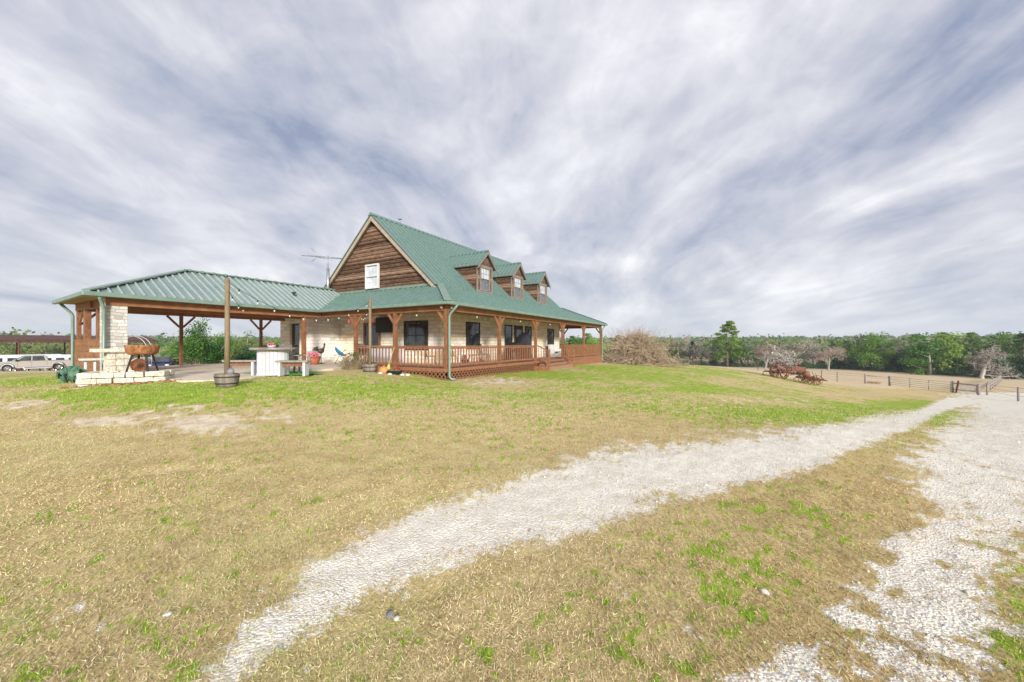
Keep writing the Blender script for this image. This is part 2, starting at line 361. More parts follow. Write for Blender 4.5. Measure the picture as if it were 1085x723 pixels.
def masks(X, Y, Z):
    Yc = np.maximum(Y, .35)
    px = CX + F*X/Yc; py = HY + F*(EYE-Z)/Yc
    n1 = fbm(X, Y, 1.3, 11); n2 = fbm(X, Y, 6.5, 23); n3 = fbm(X, Y, 22, 31, 3)
    up = np.interp(px, T1x, T1u); lo = np.interp(px, T1x, T1l)
    c = (up+lo)/2; hw = np.maximum((lo-up)/2, 2)
    t = 1 - np.abs(py-c)/hw
    t = np.where((px < 160) | (px > 1030), -1, t)
    soft = .55*(n1-.5) + .75*(n2-.5) + .5*(n3-.5)
    fade = .30*sstep(590, 740, py)
    lowp = sstep(560, 680, py)
    g1 = sstep(-.45, .75+.35*lowp, t + soft*(1.1+.8*lowp) - fade)
    l = np.interp(py, T2y, T2l); r = np.interp(py, T2y, T2r)
    d = np.minimum(px-l, r-px)/60.0
    d = np.where(py < 416, -1, d)
    bare = .30*sstep(470, 540, py)
    g2 = sstep(-.5, .95, np.clip(d, -1, .9) + soft*(1.8+2.4*sstep(540, 640, py)) - bare - .02*sstep(600, 700, py))
    g = np.maximum(g1, g2)
    g = np.where((Y < .6) & (X < 3), 0, g)
    gr = np.zeros_like(X); sd = np.zeros_like(X)
    for (bx, by, rx, ry, s) in GB: gr = np.maximum(gr, s*np.exp(-.5*(((px-bx)/rx)**2 + ((py-by)/ry)**2)**1.2))
    for (bx, by, rx, ry, s) in SB: sd = np.maximum(sd, s*np.exp(-.5*(((px-bx)/rx)**2 + ((py-by)/ry)**2)))
    nn = .45*fbm(X, Y, .55, 41) + .35*fbm(X, Y, 3.1, 43) + .2*n3
    tuft = .5*fbm(X, Y, 9, 71, 3) + .5*fbm(X, Y, 26, 72, 2)
    near = sstep(18, 7, np.hypot(X, Y))
    green = sstep(.18, 1.02, gr + (nn-.5)*(2.1-.9*near) + (n3-.5)*.5 + (tuft-.5)*2.9*near - .16*near)
    sand = sstep(.25, .95, sd + (n2-.5)*1.5)*(1-g)
    rr = np.hypot(X, Y)
    field = np.where((Y > 0) & (py < 412), sstep(48, 56, rr), sstep(60, 90, rr))
    green = green*(1-g)*(1-sand)*(1-field*.8)
    return g, green, sand, field

def ground_sheets():
    th = np.concatenate([np.linspace(-180, -66, 46)[:-1], np.linspace(-66, 66, 900), np.linspace(66, 180, 46)[1:]])
    th = np.radians(th)
    rr = np.concatenate([[.05, .3], np.exp(np.linspace(math.log(.55), math.log(1600), 420))])
    T, Q = np.meshgrid(th, rr)
    X = Q*np.sin(T); Y = Q*np.cos(T); Z = height(X, Y)
    nr, nt = X.shape
    g, gn, sd, fd = masks(X, Y, Z)
    Yc = np.maximum(Y, .35); pxr = CX+F*X/Yc; pyr = HY+F*(EYE-Z)/Yc; line = np.interp(pxr, [-60, 0, 60, 110, 180, 260], [540, 529, 515, 505, 498, 494]); rut = np.exp(-((pyr-line)/2.6)**2)*((pxr > -200) & (pxr < 250) & (Y > .5)); Z = Z - .035*rut*(.4+fbm(X, Y, 3, 8))
    Z = Z + .012*g*0
    # faces
    i = np.arange(nr-1)[:, None]*nt + np.arange(nt-1)[None]
    quads = np.stack([i, i+nt, i+nt+1, i+1], -1).reshape(-1, 4)
    gf = g.ravel()[quads].mean(1); ff = fd.ravel()[quads].mean(1); qf = Q.ravel()[quads].mean(1)
    cls = np.where(gf > .5, 1, np.where(qf > 230, 3, np.where(ff > .5, 2, 0)))
    global ZMIN; ZMIN = float(Z.min())
    V = np.stack([X, Y, Z], -1).reshape(-1, 3)
    attr = np.stack([g, gn, sd, np.maximum(fd, 0)], -1).reshape(-1, 4)
    for k, nm in ((0, 'lawn'), (1, 'driveway'), (2, 'pasture'), (3, 'hills')):
        q = quads[cls == k]; used = np.unique(q); rm = np.full(len(V), -1); rm[used] = np.arange(len(used))
        q = rm[q]; v = V[used]
        me = bpy.data.meshes.new(nm); me.vertices.add(len(v)); me.vertices.foreach_set('co', v.ravel())
        me.loops.add(len(q)*4); me.loops.foreach_set('vertex_index', q.ravel().astype(np.int32))
        me.polygons.add(len(q)); me.polygons.foreach_set('loop_start', np.arange(0, len(q)*4, 4, dtype=np.int32))
        me.polygons.foreach_set('use_smooth', np.ones(len(q), bool))
        me.update(); me.validate()
        a = me.color_attributes.new('cover', 'FLOAT_COLOR', 'POINT'); a.data.foreach_set('color', attr[used].ravel().astype(np.float32))
        me.materials.append(M['ground'])
        o = bpy.data.objects.new(nm, me); C.objects.link(o); o['kind'] = 'structure'

def mat_ground():
    n = NT('ground_cover')
    at = n.new('ShaderNodeVertexColor', layer_name='cover'); sp = n.new('ShaderNodeSeparateColor'); n.l(at.outputs[0], sp.inputs[0])
    v = n.vmap()
    big = n.noise(v, .35, 5, .6); mid = n.noise(v, 3.2, 6, .7); fine = n.noise(v, 34, 5, .75); vf = n.noise(v, 120, 3, .7)
    straw = n.ramp(n.math('ADD', n.math('MULTIPLY', fine, .6), n.math('MULTIPLY', mid, .4)), [(.36, (.27, .19, .075)), (.5, (.52, .395, .185)), (.66, (.74, .61, .345))])
    straw = n.mix(n.ramp(big, [(.42, (0, 0, 0)), (.62, (.55,)*3)]), straw, n.mix(.5, straw, (.60, .53, .26)))
    grass = n.ramp(n.math('ADD', n.math('MULTIPLY', fine, .5), n.math('MULTIPLY', mid, .5)), [(.36, (.12, .19, .015)), (.5, (.27, .37, .035)), (.66, (.52, .53, .13))])
    vo = n.new('ShaderNodeTexVoronoi', feature='F1'); vo.inputs['Scale'].default_value = 62; vo.inputs['Randomness'].default_value = 1; n.l(v, vo.inputs['Vector'])
    vo2 = n.new('ShaderNodeTexVoronoi', feature='F1'); vo2.inputs['Scale'].default_value = 24; n.l(v, vo2.inputs['Vector'])
    vs = n.new('ShaderNodeSeparateColor'); n.l(vo.outputs['Color'], vs.inputs[0])
    grav = n.ramp(vs.outputs[0], [(0, (.64, .59, .49)), (.3, (.77, .72, .62)), (.65, (.87, .83, .74)), (1, (.72, .68, .60))])
    grav = n.mix(n.ramp(mid, [(.38, (.45,)*3), (.58, (0, 0, 0))]), grav, (.60, .52, .40))
    sand = n.ramp(mid, [(.36, (.56, .44, .31)), (.62, (.80, .70, .56))])
    past = n.ramp(n.math('ADD', n.math('MULTIPLY', n.noise(v, .12, 5, .6), .6), n.math('MULTIPLY', mid, .4)), [(.3, (.47, .36, .21)), (.55, (.62, .49, .32)), (.75, (.54, .50, .28))])
    base = n.mix(at.outputs[1], straw, past)
    base = n.mix(n.ramp(n.math('ADD', sp.outputs[1], n.math('MULTIPLY', n.math('SUBTRACT', fine, .5), 1.6)), [(.3, (0, 0, 0)), (.75, (1, 1, 1))]), base, grass)
    base = n.mix(n.ramp(n.math('ADD', sp.outputs[2], n.math('MULTIPLY', n.math('SUBTRACT', fine, .5), 1.8)), [(.3, (0, 0, 0)), (.75, (.9, .9, .9))]), base, sand)
    gm = n.ramp(n.math('ADD', sp.outputs[0], n.math('MULTIPLY', n.math('SUBTRACT', n.noise(v, 26, 6, .85), .5), 2.2)), [(.38, (0, 0, 0)), (.60, (1, 1, 1))])
    base = n.mix(gm, base, grav)
    # height for bump: strands for grass, stones for gravel
    hs = n.math('ADD', n.math('MULTIPLY', fine, .7), n.math('MULTIPLY', vf, .35))
    hg = n.math('SUBTRACT', 1.0, n.math('ADD', n.math('MULTIPLY', vo.outputs['Distance'], .7), n.math('MULTIPLY', vo2.outputs['Distance'], .3)))
    gmf = n.new('ShaderNodeRGBToBW'); n.l(gm, gmf.inputs[0])
    mxh = n.new('ShaderNodeMix', data_type='FLOAT'); n.l(gmf.outputs[0], mxh.inputs[0]); n.l(hs, mxh.inputs[2]); n.l(hg, mxh.inputs[3])
    n.bump(mxh.outputs[0], .014, .7)
    return n.out(base, .95, 0, .15)
M['ground'] = mat_ground()
ground_sheets()

# ------------------------------------------------------------------ grass strands and stones (uncountable: stuff)
def mat_attr(name, rough=.8, transl=0.0):
    n = NT(name); at = n.new('ShaderNodeVertexColor', layer_name='tint')
    n.out(at.outputs[0], rough, 0, .2)
    return n.m
M['strand'] = mat_attr('grass_strand'); M['pebble'] = mat_attr('pebble_stone', .85)
# footprints that stay free of grass (patio, porch and house), in house axes
O = Vector((-2.61, 15.4, 0)); AU = math.atan2(.865, .5015)
ux, uy = math.cos(AU), math.sin(AU)
def HL(u, v, z=0): return Vector((O.x + u*ux - v*uy, O.y + u*uy + v*ux, z))
def to_uv(X, Y): dx = X-O.x; dy = Y-O.y; return dx*ux + dy*uy, -dx*uy + dy*ux
PATIO = [(-7.35, 3.2), (-6.5, 2.55), (-4.7, 3.1), (-3.4, 4.2), (-1.9, 4.4), (-.05, 5.35)]
def in_patio(u, v):
    edge = np.interp(u, [p[0] for p in PATIO], [p[1] for p in PATIO])
    return (u > -8.2) & (u < 3) & (v > edge) & (v < 13)
def build_tris(name, V, col, mat, nv, tris, kindlabel):
    me = bpy.data.meshes.new(name); N = len(V)//nv
    me.vertices.add(len(V)); me.vertices.foreach_set('co', V.ravel())
    tr = (np.arange(N)[:, None, None]*nv + np.array(tris)[None]).reshape(-1, 3).astype(np.int32)
    me.loops.add(len(tr)*3); me.loops.foreach_set('vertex_index', tr.ravel())
    me.polygons.add(len(tr)); me.polygons.foreach_set('loop_start', np.arange(0, len(tr)*3, 3, dtype=np.int32))
    me.update()
    a = me.color_attributes.new('tint', 'FLOAT_COLOR', 'POINT')
    cc = np.ones((len(V), 4), np.float32); cc[:, :3] = np.repeat(col, nv, 0); a.data.foreach_set('color', cc.ravel())
    me.materials.append(mat); o = bpy.data.objects.new(name, me); C.objects.link(o)
    o['kind'] = 'stuff'; o['label'], o['category'] = kindlabel
    return o
def scatter(rng, N, y0, y1):
    # denser nearby: log-uniform in depth
    Y = np.exp(rng.uniform(math.log(y0), math.log(y1), N)); X = rng.uniform(-1.45, 1.42, N)*Y
    return X, Y
def grass():
    rng = np.random.default_rng(4)
    for nm, green_pass, N, lab in (('dry_grass', False, 330000, ('dry straw coloured mown grass covering the foreground lawn', 'grass')), ('green_grass', True, 420000, ('fresh green grass tufts among the dry lawn', 'grass'))):
        X, Y = scatter(rng, N, 1.2, 13.5 if not green_pass else 16); Z = height(X, Y); g, gn, sd, fd = masks(X, Y, Z)
        u, v = to_uv(X, Y)
        free = ~in_patio(u, v) & ~((u > -.15) & (v > -.15))
        r = rng.random(N)
        keep = free & (r < ((1-g)*(1-gn*.75)*(1-sd*.8)*.95 + .06*g if not green_pass else gn*(.35+.65*fbm(X, Y, 4, 77)) + .055*(1-g)))
        X, Y, Z = X[keep], Y[keep], Z[keep]; n = len(X)
        sc = np.clip(.55 + Y*.13, .7, 2.0)
        L = rng.uniform(.014, .040, n)*sc*(1 if not green_pass else .95); w = rng.uniform(.0012, .0026, n)*sc*1.35
        az = rng.uniform(0, 2*PI, n); el = np.radians(rng.uniform(4, 38, n) if not green_pass else rng.uniform(20, 75, n))
        dx, dy, dz = np.cos(az)*np.cos(el), np.sin(az)*np.cos(el), np.sin(el)
        bx, by = -np.sin(az)*w, np.cos(az)*w
        base = np.stack([X, Y, Z-.002 + (rng.random(n)*.008 if not green_pass else 0)], -1); tip = base + np.stack([dx, dy, dz], -1)*L[:, None]
        sd_ = np.stack([bx, by, rng.uniform(-.5, .5, n)*w], -1)
        V = np.stack([base-sd_, base+sd_, tip], 1).reshape(-1, 3)
        if green_pass:
            t = rng.random(n)[:, None]; col = np.array([.12, .24, .015])*(1-t) + np.array([.40, .54, .07])*t
        else:
            t = rng.random(n)[:, None]; cf = np.clip((Y[:, None]-3)/6, 0, .8); t = t*(1-cf)+.42*cf; col = np.array([.36, .25, .115])*(1-t) + np.array([.88, .74, .45])*t; isl = sstep(0, 2, X-.25*Y+.6)[:, None]*sstep(9, 6, Y)[:, None]*.22; col = col*(1-isl*np.array([.6, 1, 1.5])); pale = (fbm(X, Y, .8, 55)[:, None]-.5)*.8; col = col*(1+pale); yg = np.clip((fbm(X, Y, 1.7, 66)[:, None]-.45)*2.5, 0, .5)*(X < 0)[:, None]; col = col*(1-yg) + np.array([.60, .60, .26])*yg 
            dk = (rng.random(n) < .10) & (Y < 5); col[dk] *= .6
        build_tris(nm, V, col, M['strand'], 3, [(0, 1, 2)], lab)
def pebbles():
    rng = np.random.default_rng(9)
    N = 300000; X, Y = scatter(rng, N, 1.2, 12); Z = height(X, Y); g, gn, sd, fd = masks(X, Y, Z)
    cl = fbm(X, Y, 2.2, 91)
    keep = rng.random(N) < np.clip(g*(.07 + .28*sstep(560, 660, HY+F*EYE/Y)*sstep(.3, .6, cl+.1)) + .0012, 0, 1)
    X, Y, Z = X[keep], Y[keep], Z[keep]; n = len(X)
    s = rng.lognormal(math.log(.0045), .55, n)*np.clip(.7+Y*.08, .8, 1.5); s = np.minimum(s, .028)
    octv = np.array([(1, 0, 0), (0, 1, 0), (-1, 0, 0), (0, -1, 0), (0, 0, 1), (0, 0, -.5), (.6, .6, .6), (-.6, .55, .5)], float)[:6]
    V = octv[None]*s[:, None, None]*rng.uniform(.55, 1.25, (n, 6, 1))
    a = rng.uniform(0, 2*PI, n); ca, sa = np.cos(a)[:, None], np.sin(a)[:, None]
    V = np.stack([V[..., 0]*ca-V[..., 1]*sa, (V[..., 0]*sa+V[..., 1]*ca)*.8, V[..., 2]*.7], -1)
    V += np.stack([X, Y, Z+s*.12], -1)[:, None]
    t = rng.random(n)[:, None]; col = np.array([.45, .405, .33])*(1-t)+np.array([.82, .785, .71])*t
    bl = rng.random(n) < .06; col[bl] = np.array([.38, .41, .46])
    build_tris('gravel', V.reshape(-1, 3), col, M['pebble'], 6, [(0, 1, 4), (1, 2, 4), (2, 3, 4), (3, 0, 4), (1, 0, 5), (2, 1, 5), (3, 2, 5), (0, 3, 5)], ('loose crushed white limestone gravel lying along the drive', 'gravel'))
grass(); pebbles()
rng = random.Random(5)
def rock(px, D, r, mat, label):
    p = W(px, D); m = MB().blob((0, 0, r[2]*.45), r, rng, .22, 9, 6)
    o = m.build('rock', mat, loc=p); tag(o, label, 'rock'); o.rotation_euler.z = rng.uniform(0, 3)
M['whiterock'] = varied('white_rock', (.46, .43, .38), (.74, .72, .68), 12, .9, 0, .01)
M['darkrock'] = varied('grey_rock', (.12, .12, .13), (.28, .28, .3), 12, .9, 0, .01)
rock(810, 2.33, (.026, .02, .014), M['whiterock'], 'small white stone lying alone on dry grass between the two gravel tracks')
rock(413, 2.13, (.03, .022, .014), M['darkrock'], 'dark grey flat pebble in dry grass just below the left gravel track')
rock(420, 2.10, (.016, .014, .01), M['whiterock'], 'little white pebble beside the dark grey pebble')
rock(178, 2.12, (.024, .016, .009), M['whiterock'], 'pale flat stone in the thin grass at the lower left corner')

# ------------------------------------------------------------------ ranch house
Hs = thing('ranch_house', 'limestone ranch house with green metal roof, log gable, three dormers and wraparound porch', 'house', O, AU)
DK = .49; ZE = 3.12; ZB = 4.33; ZR = 8.44; SL = (ZR-ZB)/4.5

def roof_panel(mb, poly, spacing, thick=.045, ribh=.055, ribw=.05, sdir=None):
    """metal sheet roof plane with raised ribs running down the slope, clipped to the polygon"""
    P = [Vector(p) for p in poly]
    n = (P[1]-P[0]).cross(P[2]-P[1]).normalized()
    if n.z < 0: n = -n
    mb.prism([p - n*thick for p in P], n*thick)
    s = Vector((0, 0, -1)) - n*(-n.z); s.normalize()           # downslope
    t = n.cross(s).normalized()
    o = P[0]; q = [((p-o).dot(t), (p-o).dot(s)) for p in P]
    t0, t1 = min(a for a, b in q), max(a for a, b in q)
    x = math.ceil((t0+.02)/spacing)*spacing
    while x < t1-.01:
        hits = []
        for i in range(len(q)):
            (a, b), (c, d) = q[i], q[(i+1) % len(q)]
            if (a-x)*(c-x) < 0: hits.append(b + (d-b)*(x-a)/(c-a))
        if len(hits) >= 2:
            h0, h1 = min(hits), max(hits)
            if h1-h0 > .05:
                k0 = len(mb.f); mb.bar(o+t*x+s*h0+n*ribh*.5, o+t*x+s*h1+n*ribh*.5, ribw, ribh, n)
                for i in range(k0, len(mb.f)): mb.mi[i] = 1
        x += spacing

# main roof
UF, UB = 2.05, 17.4
m = MB()
roof_panel(m, [(UF, 6.9, ZR), (UB, 6.9, ZR), (UB, 2.4, ZB), (UF, 2.4, ZB)], .36)
roof_panel(m, [(UF, 6.9, ZR), (UF, 11.4, ZB), (UB, 11.4, ZB), (UB, 6.9, ZR)], .26)
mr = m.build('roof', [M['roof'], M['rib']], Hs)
c = MB(); c.prism([(UF-.02, 6.72, ZR-.12), (UF-.02, 6.9, ZR+.06), (UF-.02, 7.08, ZR-.12)], (UB-UF+.04, 0, 0)); c.build('ridge_cap', M['roof'], mr)
v_ = MB(); v_.tube([(4.2, 6.95, ZR), (4.2, 6.95, ZR+.28)], .05); v_.lathe([(.0, .36), (.1, .33), (.1, .27), (.0, .27)], 12, (4.2, 6.95, ZR)); v_.build('roof_vent', M['galv'], mr)
# porch roof
e = -.35; UE = 20.65; VE = 14.15
m = MB()
roof_panel(m, [(e, e, ZE), (UE, e, ZE), (UB, 2.4, ZB), (2.4, 2.4, ZB)], .36)
roof_panel(m, [(e, e, ZE), (2.4, 2.4, ZB), (2.4, 11.4, ZB), (e, VE, ZE)], .36)
roof_panel(m, [(UE, e, ZE), (UE, VE, ZE), (UB, 11.4, ZB), (UB, 2.4, ZB)], .26)
roof_panel(m, [(e, VE, ZE), (2.4, 11.4, ZB), (UB, 11.4, ZB), (UE, VE, ZE)], .26)
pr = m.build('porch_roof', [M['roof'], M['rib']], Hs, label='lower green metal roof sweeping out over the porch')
for a, b in (((e, e, ZE+.07), (2.4, 2.4, ZB+.07)), ((UE, e, ZE+.07), (UB, 2.4, ZB+.07))): m = MB(); m.bar(a, b, .3, .03); m.build('hip_cap', M['gutter'], pr)
m = MB(); m.box(2.30, 2.37, 2.4, 11.4, ZB, ZB+.12); m.build('flashing', M['gutter'], pr)
# gutters
m = MB(); m.box(e-.12, UE+.12, e-.12, e, ZE-.11, ZE+.02); m.box(e-.12, e, e, 7.6, ZE-.11, ZE+.02); m.box(UE, UE+.12, e, VE, ZE-.11, ZE+.02)
m.build('gutter', M['gutter'], Hs, .02)
def downspout(mb, x, y, ztop, zbot, dx, dy):
    mb.tube([(x+dx*.42, y+dy*.42, ztop), (x+dx*.30, y+dy*.30, ztop-.14), (x+dx*.05, y+dy*.05, ztop-.38), (x, y, ztop-.5), (x, y, zbot+.12), (x+dx*.1, y+dy*.1, zbot+.03), (x+dx*.3, y+dy*.3, zbot)], .052, 10)
m = MB(); downspout(m, .0, -.15, ZE-.06, .06, .35, -.75); m.build('downspout', M['gutter'], Hs)
m = MB(); downspout(m, 20.25, -.13, ZE-.06, .0, .6, -.4); m.build('downspout', M['gutter'], Hs)
# soffit / ceiling and beams
m = MB(); m.box(e, UE, e, 2.38, 3.03, 3.06); m.box(e, 2.38, 2.385, 9.0, 3.03, 3.06); m.box(17.02, UE, 2.385, VE, 3.03, 3.06); m.build('porch_ceiling', M['ceil'], Hs)
m = MB()
m.box(-.06, 20.3, -.07, .07, 2.80, 3.025); m.box(-.07, .07, .075, 9.6, 2.80, 3.025); m.box(20.18, 20.32, .075, 13.7, 2.80, 3.025)
m.build('porch_beam', M['beam'], Hs, .01)
# walls
def wallbox(mb, x0, x1, y0, y1, z0, z1): mb.box(x0, x1, y0, y1, z0, z1)
m = MB(); m.box(2.4, 17.0, 2.4, 2.6, -.3, 4.3); m.build('wall', M['stone'], Hs, label='cream limestone front wall behind the porch railing')
m = MB(); m.box(2.4, 2.6, 2.603, 11.4, -.3, 4.28); m.build('wall', M['stone'], Hs, label='cream limestone end wall under the log gable')
m = MB(); m.box(16.8, 17.0, 2.603, 11.4, -.3, 4.28); m.box(2.603, 16.797, 11.2, 11.4, -.3, 4.28); m.build('wall', M['stone'], Hs, label='cream limestone rear walls')
m = MB(); m.box(.5, 2.397, 9.9, 10.1, .2, 3.6); m.build('wall', M['stonelit'], Hs, label='limestone side wall coloured pale as if lit, with a rooster and flower pot in front')
m = MB()   # wall facing the pavilion, around its doorway
for b in ((10.105, 10.75, .2, 3.6), (11.65, 12.6, .2, 3.6), (10.75, 11.65, 2.6, 3.6)): m.box(.5, .7, b[0], b[1], b[2], b[3])
m.box(.7, 2.39, 12.4, 12.6, .2, 3.6)
m.build('wall', M['stone'], Hs, label='tan limestone wall with a dark doorway facing the pavilion')
m = MB(); m.box(.62, .66, 10.75, 11.65, .5, 2.6); d = m.build('door', M['frame'], Hs, label='dark doorway opening onto the pavilion')
m = MB(); m.box(.56, .615, 10.85, 11.25, .75, 2.5); m.build('pane', M['glass'], d)
m = MB(); m.blob((2.37, 9.0, 1.0), (.03, .5, .35), rng, .1); 
# gable log siding
m = MB(); z = ZB-.1; k = 0
while z < ZR-.25:
    hw = (ZR-.12-(z+.10))/SL
    if hw > .08:
        off = rng.uniform(-.012, .012)
        m.prism([(2.40, 6.9-hw, z), (2.33+off, 6.9-hw, z+.02), (2.30+off, 6.9-hw, z+.10), (2.33+off, 6.9-hw, z+.19), (2.40, 6.9-hw, z+.205)], (0, 2*hw, 0))
    z += .205
m.prism([(2.405, 6.9-4.45, ZB-.08), (2.405, 6.9+4.45, ZB-.08), (2.405, 6.9, ZR-.10)], (.1, 0, 0))
m.build('gable_siding', M['siding'], Hs, label='weathered brown log siding filling the gable')
m = MB(); m.prism([(17.0, 6.9-4.45, ZB-.08), (17.0, 6.9+4.45, ZB-.08), (17.0, 6.9, ZR-.10)], (.1, 0, 0)); m.build('gable_siding', M['siding'], Hs)
# rake trim and soffit
for sgn in (-1, 1):
    a = Vector((UF+.02, 6.9, ZR-.13)); b = Vector((UF+.02, 6.9+sgn*4.5, ZB-.13))
    m = MB(); m.prism([a, b, b-Vector((0, 0, .2)), a-Vector((0, 0, .24))], (.04, 0, 0))
    m.prism([a+Vector((.045, 0, -.02)), b+Vector((.045, 0, -.02)), b+Vector((.045, 0, -.06)), a+Vector((.045, 0, -.06))], (.25, 0, 0))
    m.build('rake_board', M['trim'], Hs)

def window(parent, plane, at, c, z0, w, h, name='window', frame='frame', top='glass', bot='glass', cols=1, fw=.06, proud=.05, sill=None, muntin=None):
    """plane 'v': window in a wall facing -v at v=at, centre c along u.  plane 'u': wall facing -u at u=at, centre c along v"""
    def B(mb, a0, a1, d0, d1, zz0, zz1):
        if plane == 'v': mb.box(a0, a1, at-d1, at-d0, zz0, zz1)
        else: mb.box(at-d1, at-d0, a0, a1, zz0, zz1)
    fm = MB()
    B(fm, c-w/2-fw, c-w/2, 0, proud, z0-fw, z0+h+fw); B(fm, c+w/2, c+w/2+fw, 0, proud, z0-fw, z0+h+fw)
    B(fm, c-w/2, c+w/2, 0, proud, z0-fw, z0); B(fm, c-w/2, c+w/2, 0, proud, z0+h, z0+h+fw)
    B(fm, c-w/2, c+w/2, 0, proud-.012, z0+h/2-.02, z0+h/2+.02)
    f = fm.build(name, M[frame], parent, .006)
    for i, (za, zb, mt) in enumerate(((z0, z0+h/2-.02, bot), (z0+h/2+.02, z0+h, top))):
        for j in range(cols):
            a0 = c-w/2 + w*j/cols + (.015 if j else 0); a1 = c-w/2 + w*(j+1)/cols - (.015 if j < cols-1 else 0)
            g = MB(); B(g, a0, a1, .002, .018, za, zb); g.build('pane', M[mt], f)
    mu = MB()
    if cols > 1:
        for j in range(1, cols): B(mu, c-w/2+w*j/cols-.015, c-w/2+w*j/cols+.015, .001, proud-.015, z0, z0+h)
    if muntin:
        mm = MB()
        for j in range(1, 3): B(mm, c-w/2+w*j/3-.011, c-w/2+w*j/3+.011, .019, .028, z0, z0+h)
        for j in (1, 3): B(mm, c-w/2, c+w/2, .019, .030, z0+h*j/4-.011, z0+h*j/4+.011)
        mm.build('muntin', M[muntin], f)
    if cols > 1: mu.build('mullion', M[frame], f)
    return f
window(Hs, 'u', 2.285, 6.97, 4.52, .86, 1.16, frame='white', top='glasspale', bot='glasspale', muntin='white', fw=.08, proud=.12)
window(Hs, 'u', 2.4, 3.95, 1.22, 1.5, 1.36, cols=2)
window(Hs, 'v', 2.4, 5.1, 1.25, 1.15, 1.34, muntin='frame')
window(Hs, 'v', 2.4, 8.87, .95, .80, 1.66)
window(Hs, 'v', 2.4, 11.55, .95, .80, 1.66)
window(Hs, 'v', 2.4, 15.25, 1.07, 1.05, 1.48, muntin='frame')
m = MB(); m.box(9.62, 9.7, 2.34, 2.4, DK, 2.66); m.box(10.63, 10.71, 2.34, 2.4, DK, 2.66); m.box(9.7, 10.63, 2.34, 2.4, 2.58, 2.66); m.box(9.7, 10.63, 2.37, 2.395, DK, 2.58)
d = m.build('front_door', M['frame'], Hs, .005, label='dark front door between two narrow windows')
m = MB(); m.box(9.82, 10.5, 2.355, 2.369, 1.1, 2.4); m.build('pane', M['glass'], d)
m = MB(); m.tube([(9.78, 2.32, 1.45), (9.78, 2.32, 1.6)], .018); m.build('handle', M['galv'], d)
m = MB()
for a, b in ((6.5, 6.62), (7.7, 7.82)): m.box(2.33, 2.4, a, b, DK, 2.62)
m.box(2.33, 2.4, 6.62, 7.7, 2.5, 2.62); d = m.build('patio_door', M['rail'], Hs, .005, label='wood framed dark door beside the television')
m = MB(); m.box(2.36, 2.395, 6.62, 7.7, DK, 2.5); m.build('pane', M['glass'], d)

# dormers
def dormer(uc):
    D = bpy.data.objects.new('dormer', None); C.objects.link(D); D.parent = Hs; D.location = (uc, 2.52, 0)
    w = .76; z0 = 4.40; ze = 5.95; za = 6.72
    m = MB()
    body = [(-w, 0, z0), (w, 0, z0), (w, 0, ze), (0, 0, za-.02), (-w, 0, ze)]
    m.prism(body, (0, 2.4, 0))
    for sgn in (-1, 1):
        z = z0
        while z < ze-.1:
            m.prism([(sgn*w, .02, z), (sgn*(w+.035), .02, z+.03), (sgn*(w+.045), .02, z+.1), (sgn*(w+.02), .02, z+.195), (sgn*w, .02, z+.2)], (0, 2.3, 0)); z += .205
    z = ze-.05
    while z < za-.15:
        hw = (za-z-.12)*w/(za-ze)
        if hw > .05: m.prism([(-min(hw, w-.03), 0, z), (-min(hw, w-.03), -.035, z+.03), (-min(hw, w-.03), -.035, z+.1), (-min(hw, w-.03), 0, z+.12)], (2*min(hw, w-.03), 0, 0))
        z += .13
    m.build('siding', M['siding'], D)
    m = MB()
    for sgn in (-1, 1):
        m.box(sgn*w - .07 if sgn > 0 else -w-.03, w+.03 if sgn > 0 else -w+.07, -.05, -.002, z0, ze+.02)
    m.box(-w+.07, w-.07, -.05, -.002, z0-.02, z0+.11); m.box(-w+.07, w-.07, -.045, -.002, ze-.11, ze-.01)
    m.build('trim', M['greytrim'], D)
    s = (za-ze)/w; ov = .2; zz = ze - ov*s; zt = za+.07; zr = zz+.07
    vt = (zt-ZB)/SL + 2.4 - 2.52; vb = (zr-ZB)/SL + 2.4 - 2.52
    m = MB()
    for sgn in (-1, 1):
        roof_panel(m, [(0, -.28, zt), (0, vt, zt), (sgn*(w+ov), vb, zr), (sgn*(w+ov), -.28, zr)], .27, .03)
    m.prism([(-.1, -.29, zt-.06), (0, -.29, zt+.05), (.1, -.29, zt-.06)], (0, vt+.25, 0))
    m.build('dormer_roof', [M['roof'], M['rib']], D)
    m = MB()
    for sgn in (-1, 1): m.prism([(0, -.27, zt-.05), (sgn*(w+ov), -.27, zr-.05), (sgn*(w+ov), -.27, zr-.17), (0, -.27, zt-.20)], (0, .04, 0))
    m.build('rake_board', M['greytrim'], D)
    window(D, 'v', -.002, 0, z0+.16, .82, 1.22, frame='greytrim', top='glasspale', bot='screen', fw=.07, proud=.075, muntin='greytrim')
for uc in (6.4, 10.2, 14.0): dormer(uc)

